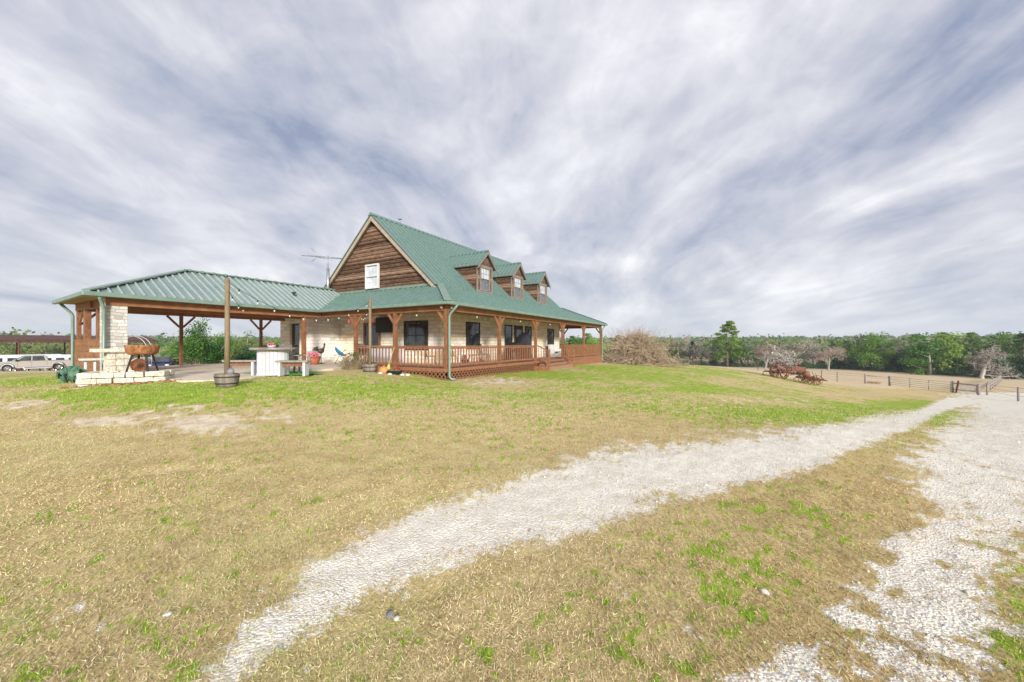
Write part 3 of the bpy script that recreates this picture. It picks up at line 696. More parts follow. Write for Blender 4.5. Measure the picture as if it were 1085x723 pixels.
# deck, skirt, posts
m = MB(); m.box(-.1, 20.35, -.1, 2.39, DK-.05, DK); m.box(-.1, 2.39, 2.395, 5.5, DK-.05, DK); m.box(17.005, 20.35, 2.395, 9, DK-.05, DK)
dk = m.build('porch_deck', M['deck'], Hs, .008)
m = MB(); m.box(-.09, 20.34, -.13, -.102, DK-.13, DK-.01); m.box(-.13, -.102, -.13, 5.5, DK-.13, DK-.01); m.box(20.352, 20.38, -.13, 9, DK-.13, DK-.01); m.build('rim_board', M['rail'], dk)
def lattice(mb, a, b, z0, z1, nrm, sp=.115):
    a = Vector(a); b = Vector(b); L = (b-a).length; d = (b-a)/L; h = z1-z0; n = Vector(nrm)
    for sgn, off in ((1, .0), (-1, .012)):
        x = -h
        while x < L+h:
            x0, x1 = x, x + sgn*h if sgn > 0 else x - h
            s0, s1 = (x, x+h) if sgn > 0 else (x+h, x)
            p0 = [s0, z0]; p1 = [s1, z1]
            def cl(p, q):
                t0, t1 = 0, 1; dx = q[0]-p[0]
                for lim, g in ((0, 1), (L, -1)):
                    va, vb = (p[0]-lim)*g, (q[0]-lim)*g
                    if va < 0 and vb < 0: return None
                    if va < 0: t0 = max(t0, -va/(vb-va))
                    elif vb < 0: t1 = min(t1, va/(va-vb))
                return (t0, t1) if t1 > t0 else None
            r = cl(p0, p1)
            if r:
                A = a + d*(p0[0]+(p1[0]-p0[0])*r[0]) + Vector((0, 0, z0+h*r[0])) + n*off
                B_ = a + d*(p0[0]+(p1[0]-p0[0])*r[1]) + Vector((0, 0, z0+h*r[1])) + n*off
                mb.bar(A, B_, .042, .008, n)
            x += sp
m = MB(); lattice(m, (-.08, -.115, 0), (8.0, -.115, 0), -.12, DK-.13, (0, -1, 0), .21); lattice(m, (-.115, -.08, 0), (-.115, 5.4, 0), -.05, DK-.13, (-1, 0, 0), .21)
m.build('lattice_skirt', M['rail'], Hs)
m = MB(); m.box(11.9, 20.34, -.12, -.104, -.3, DK-.135); m.box(20.36, 20.38, -.12, 9, -.4, DK-.135)
m.build('skirt_boards', M['rail'], Hs)
m = MB(); m.box(.3, 8.0, .35, .37, -.2, DK-.06); m.box(.35, .37, .372, 5.4, -.2, DK-.06); m.build('underdeck_shade', M['black'], Hs)  # black sheets behind the lattice stand for the shade under the deck
FP = [0, 3.97, 7.9, 11.9, 16.0, 20.25]
def post(x, y, z0=DK, z1=2.80, dirs=()):
    m = MB(); m.box(x-.075, x+.075, y-.075, y+.075, z0, z1)
    p = m.build('post', M['cedar'], Hs, .008)
    for dx, dy in dirs:
        b = MB(); b.bar((x+dx*.07, y+dy*.07, 2.36), (x+dx*.42, y+dy*.42, 2.79), .08, .09, (0, 0, 1)); b.build('brace', M['beam'], p, .006)
for i, u in enumerate(FP):
    ds = [(1, 0)] if i == 0 else [(-1, 0)] if i == 5 else [(-1, 0), (1, 0)]
    if i in (0, 5): ds.append((0, 1))
    post(u, 0, DK if i < 5 else -.2, 2.80, ds)
for v in (2.85, 5.44): post(0, v, DK, 2.80, [(0, -1), (0, 1)])
for v in (3.4, 6.8): post(20.25, v, DK, 2.80, [(0, -1), (0, 1)])
def railing(parent, a, b, z0=DK, h=.91, sp=.19, name='railing'):
    a = Vector(a); b = Vector(b); L = (b-a).length; d = (b-a)/L; Z = Vector((0, 0, 1))
    m = MB(); m.bar(a+Z*(z0+h-.02), b+Z*(z0+h-.02), .13, .04); m.bar(a+Z*(z0+h-.09), b+Z*(z0+h-.09), .04, .08); m.bar(a+Z*(z0+.13), b+Z*(z0+.13), .045, .08)
    r = m.build(name, M['rail'], parent, .005)
    n = max(1, int(L/sp)); m = MB()
    for k in range(n): p = a + d*(L*(k+.5)/n); m.bar(p+Z*(z0+.05), p+Z*(z0+h-.131), .04, .04, d)
    m.build('balusters', M['rail'], r)
    return r
railing(Hs, (.08, 0, 0), (3.89, 0, 0)); railing(Hs, (4.05, 0, 0), (7.82, 0, 0))
railing(Hs, (11.98, 0, 0), (15.92, 0, 0)); railing(Hs, (16.08, 0, 0), (20.17, 0, 0))
railing(Hs, (0, .08, 0), (0, 2.77, 0)); railing(Hs, (0, 2.93, 0), (0, 5.36, 0))
railing(Hs, (20.25, .08, 0), (20.25, 3.32, 0)); railing(Hs, (20.25, 3.48, 0), (20.25, 6.72, 0))
# steps
st = MB(); st.box(8.1, 11.75, -.42, -.135, -.15, DK-.16); st.box(8.1, 11.75, -.80, -.425, -.15, DK-.33)
st.build('steps', M['deck'], Hs, .012)
m = MB(); m.box(7.3, 8.05, -.75, -.16, -.12, .22); m.build('step_box', M['rail'], Hs, .01)
for u in (8.0, 11.82):
    m = MB(); m.box(u-.05, u+.05, -.85, -.75, -.15, DK+.62); m.box(u-.06, u+.06, -.86, -.74, DK+.62, DK+.66)
    m.bar((u, -.08, DK+.88), (u, -.78, DK+.58), .10, .045); m.bar((u, -.08, DK+.18), (u, -.78, DK-.12), .045, .07)
    for k in range(4): y = -.16-.15*k; m.bar((u, y, DK+.12+(y+.08)*.43), (u, y, DK+.86+(y+.08)*.43), .035, .035)
    m.build('stair_rail', M['rail'], Hs, .004)
# porch bulbs (fixtures on the beam)
for (u, v) in ((0, 1.6), (2.1, 0), (6.1, 0), (9.9, 0)):
    m = MB(); m.tube([(u, v, 2.80), (u, v, 2.72)], .012, 6); f = m.build('light_fixture', M['darkiron'], Hs)
    m = MB(); m.blob((u, v, 2.67), .035, rng, 0); m.build('bulb', M['bulb'], f)
for (a, b) in ((-.16, .12), (.12, -.16)):
    m = MB(); m.blob((a, b, 2.93), .06, rng, 0, 10, 6); m.build('flood_lamp', M['white'], Hs)

# ------------------------------------------------------------------ pavilion
PZ = .47
Pv = thing('pavilion', 'open patio pavilion with faded green hipped metal roof and stone column', 'pavilion', O, AU)
pf = 7.65; pb = 12.65; pr_ = 10.25; zr = 4.56; ul = -8.22; ulb = -7.92; uh = -4.75
m = MB()
ui = 2.38
roof_panel(m, [(ul, pf, ZE), (ui, pf, ZE), (ui, pr_, zr), (uh, pr_, zr)], .28, ribw=.04)
roof_panel(m, [(ulb, pb, ZE), (uh, pr_, zr), (ui, pr_, zr), (ui, pb, ZE)], .30)
roof_panel(m, [(ul, pf, ZE), (uh, pr_, zr), (ulb, pb, ZE)], .34)
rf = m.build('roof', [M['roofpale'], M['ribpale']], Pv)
m = MB(); m.bar((uh-.1, pr_, zr+.05), (ui-.1, pr_, zr+.05), .26, .05)
for a in ((ul, pf), (ulb, pb)): m.bar((a[0], a[1], ZE+.06), (uh, pr_, zr+.06), .24, .04)
for k in range(16):
    u = uh + .1 + k*.44; m.box(u-.04, u+.04, pr_-.17, pr_+.17, zr+.0, zr+.09)
m.build('ridge_cap', M['gutter'], rf)
m = MB(); m.tube([(-.9, 8.9, 3.78), (-.9, 8.9, 4.0)], .05); m.lathe([(0, .28), (.09, .25), (.1, .18), (0, .18)], 12, (-.9, 8.9, 3.78)); m.build('roof_vent', M['darkiron'], rf)
m = MB(); m.box(ul-.1, -.48, pf-.12, pf, ZE-.12, ZE+.02)
m.bar((ul-.05, pf-.1, ZE-.05), (ulb-.05, pb+.1, ZE-.05), .12, .14); m.build('gutter', M['gutter'], Pv, .02)
m = MB(); m.prism([(ul, pf+.005, 3.03), (-.36, pf+.005, 3.03), (-.36, pb, 3.03), (ulb, pb, 3.03)], (0, 0, .025)); m.build('ceiling', M['ceil'], Pv)
m = MB(); m.box(-7.72, -.1, 7.9, 8.08, 2.76, 3.025); m.box(-7.5, .49, 12.15, 12.33, 2.76, 3.025); m.box(-7.52, -7.34, 8.085, 12.145, 2.76, 3.025)
m.box(-7.6, .49, 10.1, 10.25, 2.80, 3.025); m.build('beam', M['beam'], Pv, .01)
def ppost(x, y, dirs, w=.06):
    m = MB(); m.box(x-w, x+w, y-w, y+w, PZ-.2, 2.76); p = m.build('post', M['cedar'], Pv, .008)
    for dx, dy in dirs:
        b = MB(); b.bar((x+dx*.07, y+dy*.07, 2.25), (x+dx*.52, y+dy*.52, 2.75), .07, .08); b.build('brace', M['beam'], p)
ppost(-4.2, 12.24, [(1, 0), (-1, 0)]); ppost(-.73, 12.24, [(1, 0), (-1, 0)]); ppost(-7.42, 12.24, [(1, 0), (0, -1)]); ppost(-7.42, 11.2, [], .09); ppost(-7.42, 9.75, [], .09)
ppost(-.95, 7.99, [], .08)
m = MB(); m.box(-7.72, -7.18, 7.93, 8.5, .1, 3.02); m.build('stone_column', M['stonecol'], Pv, .01)
m = MB()
for k in range(6): m.box(-7.54, -7.50, 8.505, 12.25, .45+k*.19, .45+k*.19+.183)
m.box(-7.56, -7.48, 8.505, 12.25, 1.592, 1.64)
m.build('board_screen', M['beam'], Pv, .004, label='low screen of reddish horizontal boards at the pavilion end')
m = MB(); downspout(m, -7.78, 7.82, ZE-.06, .4, -.4, -.5); m.build('downspout', M['gutter'], Pv)
m = MB(); downspout(m, -7.55, 12.42, ZE-.06, .1, -.75, .2); m.build('downspout', M['gutter'], Pv)
m = MB(); m.tube([(-.73, 12.24, 1.35), (.5, 12.24, 1.35)], .04); m.tube([(-.73, 12.24, .9), (.5, 12.24, .9)], .04); m.build('guard_rail', M['cedar'], Pv)

# patio slab
m = MB(); poly = [(u, v, PZ-.35) for u, v in PATIO] + [(-.05, 9.9, PZ-.35), (.5, 9.9, PZ-.35), (.5, 12.9, PZ-.35), (-7.35, 12.9, PZ-.35)]
# inner strip up to the stone wall
m.prism([(a, b, c) for a, b, c in poly], (0, 0, .35))
pt = m.build('patio', M['concrete'], None, .01); pt.location = O; pt.rotation_euler.z = AU; pt['kind'] = 'structure'
m = MB(); m.box(-.045, 2.39, 5.5, 9.89, PZ-.35, PZ-.004); p2 = m.build('patio_strip', M['concrete']); p2.location = O; p2.rotation_euler.z = AU; p2['kind'] = 'structure'

# ------------------------------------------------------------------ patio furniture
def prof_barrel(r, h):
    out = [(0, 0), (r*.8, 0), (r*.9, h*.3), (r*.98, h*.65), (r, h), (r*.93, h), (r*.93, h*.86), (0, h*.86)]
    return out
M['staves'] = mat_boards('grey_staves', [(.2, (.10, .085, .065)), (.8, (.27, .24, .19))], .06, 'x', .9, (5, 5, 1))
def pole_planter(px, D, top, zb, label, polelabel, r=.265, h=.33):
    p = W(px, D, zb); t = thing('barrel_planter', label, 'planter', p)
    MB().lathe(prof_barrel(r, h), 24).build('barrel', M['staves'], t)
    m = MB()
    for z in (.08, .24): k = .8+.2*(z/h)**.7; m.lathe([(r*k+.004, z), (r*k+.012, z), (r*(k+.02)+.012, z+.035), (r*(k+.02)+.004, z+.035)], 24)
    m.build('hoop', M['darkiron'], t)
    MB().lathe([(0, h*.9), (r*.92, h*.88)], 20).build('soil', M['barkd'], t)
    m = MB(); m.tube([(0, 0, h*.5), (.01, 0, 1.4), (.0, .01, top-zb-.05), (0, 0, top-zb)], [.062, .058, .054, .052], 12)
    o = m.build('light_pole', M['polewood'], loc=p); tag(o, polelabel, 'pole')
    return p
pA = pole_planter(240.5, 9.7, 3.13, PZ-.06, 'half barrel planter at the patio edge, nearest the camera', 'thick wooden pole in the half barrel at the patio edge')
pB = pole_planter(392, 15.6, 3.32, .30, 'half barrel planter beside the porch railing and dry bush', 'slim wooden pole in the half barrel beside the porch railing', .30, .36)
m = MB(); m.blob((0, 0, 0), (.09, .06, .10), rng, .2)
o = m.build('dark_stone', M['darkrock'], loc=pA+Vector((.13, -.06, .38))); tag(o, 'dark lump resting in the nearest half barrel beside the pole', 'stone')

# spool table
pt_ = W(289.5, 12.7, PZ); t = thing('spool_table', 'round table with white planked drum base and worn grey top on the patio', 'table', pt_, AU)
m = MB(); r = .44
for k in range(26):
    a = 2*PI*k/26; w = r*.236; c_, s_ = math.cos(a), math.sin(a)
    m.bar((r*c_, r*s_, .03), (r*c_, r*s_, .82), .022, w*.98, (-s_, c_, 0))
m.lathe([(0, .02), (r-.02, .02), (r-.02, .82), (0, .82)], 26); m.lathe([(r-.0, 0), (r+.03, 0), (r+.03, .05), (r-.0, .05)], 30)
m.build('drum_base', M['whitewood'], t)
m = MB(); m.lathe([(0, .82), (.66, .82), (.67, .84), (.67, .875), (.66, .89), (0, .89)], 36); m.build('table_top', M['greywood'], t)
m = MB(); m.lathe([(0, 0), (.09, 0), (.13, .06), (.12, .07), (0, .05)], 14)
o = m.build('bowl', M['white'], loc=pt_+Vector((-.05, 0, .89))); tag(o, 'small bowl of pink flowers on the round patio table', 'bowl')
f = MB()
for k in range(14): f.blob((rng.uniform(-.12, .12), rng.uniform(-.1, .1), rng.uniform(.06, .13)), .035, rng, .2, 6, 4)
f.build('flowers', M['pink'], o)
def bench(px, D, rz, label, L=.95, w=.32):
    t = thing('bench', label, 'bench', W(px, D, PZ), rz, 'white legged benches round the patio table')
    MB().box(-L/2, L/2, -w/2, w/2, .43, .49).build('seat', M['greywood'], t, .008)
    MB().box(-L/2+.14, L/2-.14, -.02, .02, .30, .43).build('stretcher', M['cedar'], t)
    for s in (-1, 1):
        m = MB(); m.box(s*(L/2-.12)-.035, s*(L/2-.12)+.035, -w/2+.02, w/2-.02, 0, .43); m.build('leg', M['whitewood'], t, .006)
bench(256, 12.5, AU-.9, 'grey topped bench with white board legs left of the round table', 1.0)
bench(311, 12.3, AU-1.0, 'grey topped bench with white board legs right of the round table', 1.0)
bench(301, 14.3, AU+.9, 'grey topped bench half hidden behind the round table', 1.0)
t = thing('wooden_armchair', 'weathered slatted wooden chair leaning behind the round table', 'chair', W(315, 13.5, PZ), AU+.5)
for k in range(5):
    MB().bar((-.22+k*.11, .2, .38), (-.24+k*.12, .48, 1.02), .085, .02, (0, 1, .4)).build('back_slat', M['greywood'], t)
MB().box(-.27, .27, -.25, .24, .36, .40).build('seat', M['greywood'], t, .006)
for s in (-1, 1):
    MB().bar((s*.3, -.25, 0), (s*.3, -.25, .6), .06, .04).build('leg', M['greywood'], t)
    MB().bar((s*.3, .3, 0), (s*.3, .22, .6), .06, .04).build('leg', M['greywood'], t)
    MB().box(s*.3-.06, s*.3+.06, -.3, .32, .6, .63).build('armrest', M['greywood'], t)
m = MB(); m.box(-1.1, 1.1, -.6, .6, 0, .012); o = m.build('turf_mat', M['turf'], loc=W(303, 13.4, PZ+.002)); o.rotation_euler.z = AU-1.2; tag(o, 'green artificial turf mat beneath the patio benches', 'mat')

# flower pot, rooster, saucer chair, dry bush
def pot(px, D, z, r, h, mat, label, fl=None):
    p = W(px, D, z); t = thing('flower_pot', label, 'pot', p)
    MB().lathe([(0, 0), (r*.75, 0), (r, h*.6), (r*.98, h*.85), (r*1.06, h*.86), (r*1.06, h), (r*.9, h), (r*.9, h*.9), (0, h*.88)], 20).build('pot', M[mat], t)
    if fl:
        f = MB()
        for k in range(26): f.blob((rng.gauss(0, r*.45), rng.gauss(0, r*.45), h+rng.uniform(0, r*.55)), r*.16, rng, .25, 6, 4)
        f.build('flowers', M[fl], t)
pot(332.5, 19.0, PZ, .29, .40, 'terra', 'terracotta pot of pink flowers against the pale stone wall', 'pink')
def rooster():
    p = W(340, 19.6, PZ); t = thing('rooster_sculpture', 'dark metal rooster on a thin stand before the pale stone wall', 'sculpture', p, AU-.35); t.scale = (.75, .75, 1.05)
    b = MB(); b.blob((0, 0, .62), (.21, .08, .13), rng, .04, 12, 8); b.tube([(.12, 0, .66), (.2, 0, .80), (.21, 0, .90)], [.09, .055, .045], 10); b.blob((.22, 0, .93), (.06, .04, .05), rng, .03, 10, 6); b.add([(.27, .015, .94), (.27, -.015, .94), (.33, 0, .92), (.27, 0, .915)], [(0, 1, 2), (0, 2, 3), (1, 3, 2)])
    b.build('body', M['darkiron'], t)
    for k in range(6):
        a = 1.9+k*.22; MB().tube([(-.15, 0, .64), (-.15+.18*math.cos(a), 0, .64+.2*math.sin(a)), (-.20+.36*math.cos(a), 0, .62+.20*math.sin(a))], [.03, .035, .008], 6).build('tail_feather', M['darkiron'], t)
    MB().prism([(.19, -.008, .97), (.20, -.008, 1.03), (.22, -.008, .99), (.24, -.008, 1.03), (.26, -.008, .97)], (0, .016, 0)).build('comb', M['rust'], t)
    for s in (-1, 1): MB().tube([(.02, s*.04, .52), (0, s*.04, .35), (.02, s*.04, .02)], [.02, .012, .012], 6).build('leg', M['darkiron'], t)
    MB().box(-.2, .2, -.15, .15, 0, .02).build('base', M['darkiron'], t)
rooster()
t = thing('saucer_chair', 'blue round saucer chair by the stone wall near the dry bush', 'chair', W(360, 19.7, PZ), AU-2.2)
sm = MB(); prof = [(0, -.12), (.14, -.10), (.26, -.04), (.34, .05), (.35, .06), (.34, .07), (.26, -.01), (.14, -.07), (0, -.09)]
sm.lathe(prof, 24); s_ = sm.build('seat', M['blue'], t); s_.location = (0, 0, .58); s_.rotation_euler.x = R(-42)
for s in (-1, 1):
    MB().tube([(s*.28, -.22, 0), (0, .0, .46), (-s*.28, .3, .72)], .013, 6).build('leg', M['darkiron'], t); MB().tube([(s*.28, .28, 0), (0, .05, .45), (-s*.2, -.25, .42)], .013, 6).build('leg', M['darkiron'], t)
def twiggy(name, mat, p, n, rad, hgt, seed, lens=(.4, 1.0), r0=.006, droop=.3):
    rg = random.Random(seed); m = MB()
    for k in range(n):
        a = rg.uniform(0, 2*PI); q = rad*math.sqrt(rg.random())*.5; x, y = q*math.cos(a), q*math.sin(a)
        L = rg.uniform(*lens)*hgt; o = rg.uniform(.2, 1.1); b = a + rg.uniform(-.8, .8)
        pts = []
        for i in range(4):
            s = i/3; pts.append((x + math.cos(b)*L*o*s*.8 + rg.gauss(0, .03*hgt), y + math.sin(b)*L*o*s*.8 + rg.gauss(0, .03*hgt), L*(s - droop*s*s*o)))
        m.tube(pts, [r0*1.4, r0, r0*.7, r0*.3], 3, False)
    return m
p = W(374, 16.9); p.z = .36
t = thing('dry_bush', 'dry straggly bush beside the porch and half barrel', 'bush', p)
twiggy('stems', None, p, 300, .55, .85, 2).build('stems', M['brush'], t)
f = MB(); rg = random.Random(3)
for k in range(900):
    a = rg.uniform(0, 6.28); q = .62*math.sqrt(rg.random()); h_ = .75*rg.random(); c_ = Vector((q*math.cos(a)*(1.2-h_), q*math.sin(a)*(1.2-h_), h_)); d1 = Vector((rg.gauss(0, 1), rg.gauss(0, 1), rg.gauss(0, 1))).normalized()*.025; d2 = d1.orthogonal()*.5
    f.add([c_-d1, c_+d2, c_+d1, c_-d2], [(0, 1, 2, 3)])
f.build('leaves', M['leafolive'], t)
# low things beside the second barrel
pot(420.5, 15.7, .28, .13, .2, 'red', 'small red pot at the foot of the porch post', 'red')
t = thing('ceramic_pumpkin', 'orange ribbed ceramic pumpkin on the ground between barrel and porch', 'ornament', W(406.5, 15.5, .30))
m = MB()
for k in range(9): a = k*2*PI/9; m.blob((.07*math.cos(a), .07*math.sin(a), .13), (.11, .11, .13), rng, .0, 10, 8)
m.build('shell', M['orange'], t); MB().tube([(0, 0, .24), (.01, 0, .3), (.04, 0, .33)], [.02, .015, .012], 6).build('stem', M['straw'], t)
t = thing('broom', 'yellow green broom leaning on the porch railing', 'broom', W(411.5, 15.75, .28))
MB().tube([(0, 0, .35), (.16, .25, 1.05)], .014, 6).build('handle', M['straw'], t); MB().prism([(-.1, -.06, .0), (.04, -.02, 0), (.03, .03, .38), (-.01, 0, .38)], (.02, .05, 0)).build('bristles', M['straw'], t)
t = thing('low_planter', 'low black trough planter at the foot of the porch skirt', 'planter', W(417, 15.4, .27), AU+PI/2)
MB().prism([(-.32, -.11, .0), (.32, -.11, 0), (.36, -.13, .14), (-.36, -.13, .14)], (0, .24, 0)).build('trough', M['black'], t, .01)
f = MB()
for k in range(18): f.blob((rng.uniform(-.3, .3), rng.uniform(-.07, .07), .15), .04, rng, .2, 6, 4)
f.build('plants', M['leafolive'], t)
for px, D in ((413, 15.0), (426, 15.2), (432, 15.4), (403, 15.1)):
    o = MB().blob((0, 0, .02), (.10, .07, .05), rng, .2).build('edging_stone', M['whiterock'], loc=W(px, D)); tag(o, 'small pale edging stone in the grass before the porch skirt', 'stone', 'pale edging stones before the porch')

# porch furniture
t = thing('television', 'black flat television hung under the porch beside the wood framed door', 'television', HL(2.22, 6.0, 2.45), AU)
MB().box(-.04, .03, -.66, .66, -.38, .42).build('screen', M['black'], t, .01); MB().box(.03, .17, -.1, .1, -.1, .1).build('bracket', M['darkiron'], t)
t = thing('bar_counter', 'white topped outdoor counter below the television', 'counter', HL(1.7, 5.4, DK), AU)
MB().box(-.3, .3, -1.15, 1.0, .84, .90).build('counter_top', M['white'], t, .01); MB().box(-.22, .26, -1.05, .9, 0, .84).build('cabinet', M['whitewood'], t)
t = thing('folding_chair', 'grey reclined folding chair at the open end of the porch', 'chair', HL(.6, 5.85, PZ), AU+2.4)
MB().prism([(-.26, -.24, .45), (.26, -.24, .45), (.26, .22, .42), (-.26, .22, .42)], (0, 0, .03)).build('seat', M['galv'], t); MB().prism([(-.26, .22, .44), (.26, .22, .44), (.2, .55, 1.0), (-.2, .55, 1.0)], (0, .02, .02)).build('backrest', M['galv'], t, .02)
for s in (-1, 1):
    MB().tube([(s*.26, -.3, 0), (s*.26, .3, .6)], .014, 6).build('leg', M['white'], t); MB().tube([(s*.26, .3, 0), (s*.26, -.3, .62)], .014, 6).build('leg', M['white'], t)
t = thing('covered_grill', 'barbecue grill under a draped black cover behind the porch railing', 'grill', HL(7.6, .75, DK), AU)
m = MB(); rows = [(-1.35, .95), (-1.1, 1.02), (-.7, 1.08), (-.3, 1.2), (.05, 1.48), (.35, 1.62), (.55, 1.5), (.62, 1.1)]
ns = 9; vs = []
for i, (x, h_) in enumerate(rows):
    for k in range(ns+1):
        s = k/ns; a = PI*s; fold = 1+.07*math.sin(k*2.7+i*1.3)
        vs.append((x + .02*math.sin(k*3+i), -.36*math.cos(a)*fold, .12+(h_-.12)*min(1, 1.15*math.sin(a)**.45) + .02*math.sin(i*2+k)))
fs = [(i*(ns+1)+k, i*(ns+1)+k+1, (i+1)*(ns+1)+k+1, (i+1)*(ns+1)+k) for i in range(len(rows)-1) for k in range(ns)]
fs += [tuple(range(ns, -1, -1)), tuple((len(rows)-1)*(ns+1)+k for k in range(ns+1))]
m.add(vs, fs, True); m.build('cover', M['blackcover'], t)
MB().box(-1.2, .5, -.25, .25, .08, .2).build('base', M['darkiron'], t)
def metal_chair(u, v, rz, label, mat='darkiron'):
    t = thing('porch_chair', label, 'chair', HL(u, v, DK), rz, 'metal chairs behind the porch railing')
    MB().lathe([(0, .42), (.23, .42), (.24, .44), (0, .45)], 16).build('seat', M[mat], t)
    m = MB(); m.tube([(-.22, .2, .44), (-.24, .27, .8), (-.12, .3, .96), (.12, .3, .96), (.24, .27, .8), (.22, .2, .44)], .013, 6)
    for k in range(3): m.tube([(-.1+k*.1, .21, .44), (-.1+k*.1, .29, .95)], .008, 5)
    m.build('backrest', M[mat], t)
    for sx in (-1, 1):
        for sy in (-1, 1): MB().tube([(sx*.18, sy*.18, .43), (sx*.22, sy*.23, 0)], .012, 6).build('leg', M[mat], t)
metal_chair(1.2, 1.9, AU+.9, 'brown metal chair behind the porch corner post, on the gable side', 'rust'); metal_chair(1.9, 1.3, AU-.4, 'brown metal chair just right of the porch corner post', 'rust')
metal_chair(3.6, 1.2, AU-2.2, 'black metal chair left of the second front porch post'); metal_chair(5.1, 1.6, AU+.3, 'black metal chair between the corner window and the covered grill')
m = MB(); m.lathe([(0, 0), (.12, 0), (.17, .26), (.15, .26), (0, .22)], 16); o = m.build('flower_bucket', M['darkiron'], loc=HL(2.55, 1.0, DK)); tag(o, 'bucket of pink flowers behind the front porch railing', 'bucket')
f = MB()
for k in range(20): f.blob((rng.gauss(0, .09), rng.gauss(0, .09), .3+rng.random()*.14), .04, rng, .2, 6, 4)
f.build('flowers', M['pink'], o)
t = thing('garden_bench', 'white bench on the porch under the tall window right of the steps', 'bench', HL(14.6, 1.75, DK), AU)
MB().box(-.6, .6, -.25, .2, .40, .45).build('seat', M['white'], t); MB().prism([(-.6, .2, .45), (.6, .2, .45), (.6, .3, .92), (-.6, .3, .92)], (0, .03, 0)).build('backrest', M['white'], t)
for s in (-1, 1):
    MB().box(s*.58-.03, s*.58+.03, -.25, .25, 0, .62).build('side', M['white'], t)

# lanterns + string lights
def catenary(a, b, sag, n=18): return [a.lerp(b, i/n) - Vector((0, 0, sag*4*(i/n)*(1-i/n))) for i in range(n+1)]
def string_lights(a, b, sag, k, label):
    pts = catenary(a, b, sag, 24); t = thing('string_lights', label, 'string lights', a)
    L = [p-a for p in pts]
    MB().tube(L, .006, 4).build('cord', M['black'], t)
    for i in range(k):
        s = (i+.6)/k; j = min(int(s*24), 23); p = L[j].lerp(L[j+1], s*24-j)
        m = MB(); m.tube([p, p-Vector((0, 0, .06))], .014, 6); q = m.build('socket', M['black'], t)
        b_ = MB(); b_.blob(p-Vector((0, 0, .095)), (.02, .02, .03), rng, 0, 8, 6); b_.build('bulb', M['bulb'], q)
TA = pA + Vector((0, 0, 3.05-pA.z)); TB = pB + Vector((0, 0, 3.2-pB.z))
string_lights(TA, TB, .78, 11, 'string of white bulbs sagging from the thick pole to the slim pole')
string_lights(TB, HL(.1, 5.2, 2.78), .3, 5, 'short string of bulbs from the slim pole to the porch beam')
string_lights(TA+Vector((0, 0, -.15)), HL(-3.6, 7.85, 2.95), .12, 3, 'short string of bulbs from the thick pole to the pavilion beam')
for (u, v, label) in ((-.02, 5.9, 'red lantern hanging under the porch roof, left of the slim pole'), (-.02, 4.25, 'red lantern hanging under the porch roof, right of the slim pole')):
    t = thing('lantern', label, 'lantern', HL(u, v, 2.45), 0, 'red lanterns under the porch roof')
    MB().lathe([(0, 0), (.055, 0), (.065, .03), (.06, .17), (.03, .21), (0, .22)], 12).build('shade', M['red'], t); MB().tube([(0, 0, .22), (0, 0, .36)], .006, 4).build('hook', M['black'], t)

# TV antenna on its mast
p = HL(1.9, 10.29, 0); z1 = 6.55
t = thing('tv_antenna', 'television antenna on a mast behind the pavilion roof', 'antenna', p, .0)
MB().tube([(0, 0, 4.0), (0, 0, 5.8)], .085, 10).build('stove_pipe', M['galv'], t)
MB().tube([(0, 0, 5.8), (0, 0, z1)], .022, 6).build('mast', M['galv'], t)
m = MB(); A = Vector((-1.45, -.1, z1-.03)); B_ = Vector((.75, .3, z1-.12)); m.tube([A, B_], .02, 6)
m.build('boom', M['galv'], t)
for k in range(9):
    q = A.lerp(B_, .30+k*.085); l_ = .52-.035*k; d = Vector((.25, 1, .0)).normalized()
    MB().tube([q-d*l_, q+d*l_], .01, 5).build('element', M['galv'], t)
MB().tube([A+Vector((.55, 0, .42)), A+Vector((.95, .1, 0)), A+Vector((.55, 0, -.35))], .016, 5).build('corner_reflector', M['galv'], t)

# ------------------------------------------------------------------ stone ledge with fire pit, stone table
def ledge():
    p = W(137, 10.9); ang = math.atan2(.90, .45)
    p.z = .35; t = thing('stone_ledge', 'low ledge of rough limestone blocks at the patio corner', 'stone ledge', p, AU-.55)
    rg = random.Random(8); m = MB(); L, Wd = 1.75, .95
    for row, (z, h_) in enumerate(((-.08, .15), (.075, .14), (.22, .15))):
        for side in range(4):
            ln = L if side % 2 == 0 else Wd; x = 0
            while x < ln:
                w = rg.uniform(.2, .5); w = min(w, ln-x) if ln-x-w > .12 else ln-x
                cx = -ln/2 + x + w/2; dpt = rg.uniform(.2, .28); jut = rg.uniform(-.02, .03)
                b = [(-w/2+.008, -dpt/2), (w/2-.008, -dpt/2), (w/2-.008, dpt/2), (-w/2+.008, dpt/2)]
                vs = []
                for zz in (z+.004, z+h_-.006):
                    for (a, c_) in b:
                        a += rg.uniform(-.012, .012); yy = -(Wd if side % 2 == 0 else L)/2 + dpt/2 + c_ - jut; xx = cx+a
                        for _ in range(side): xx, yy = -yy, xx
                        vs.append((xx, yy, zz+rg.uniform(-.008, .008)))
                m.add(vs, [(3, 2, 1, 0), (4, 5, 6, 7), (0, 1, 5, 4), (1, 2, 6, 5), (2, 3, 7, 6), (3, 0, 4, 7)]); x += w
    m.build('stone_blocks', M['rock'], t, .014)
    m = MB(); m.box(-L/2+.15, L/2-.15, -Wd/2+.15, Wd/2-.15, -.1, .34); m.build('fill', M['rock'], t)
    return t
lg = ledge(); LP = lg.location.copy(); LR = AU-.55
def LL(x, y, z): return LP + Matrix.Rotation(LR, 3, 'Z') @ Vector((x, y, z))
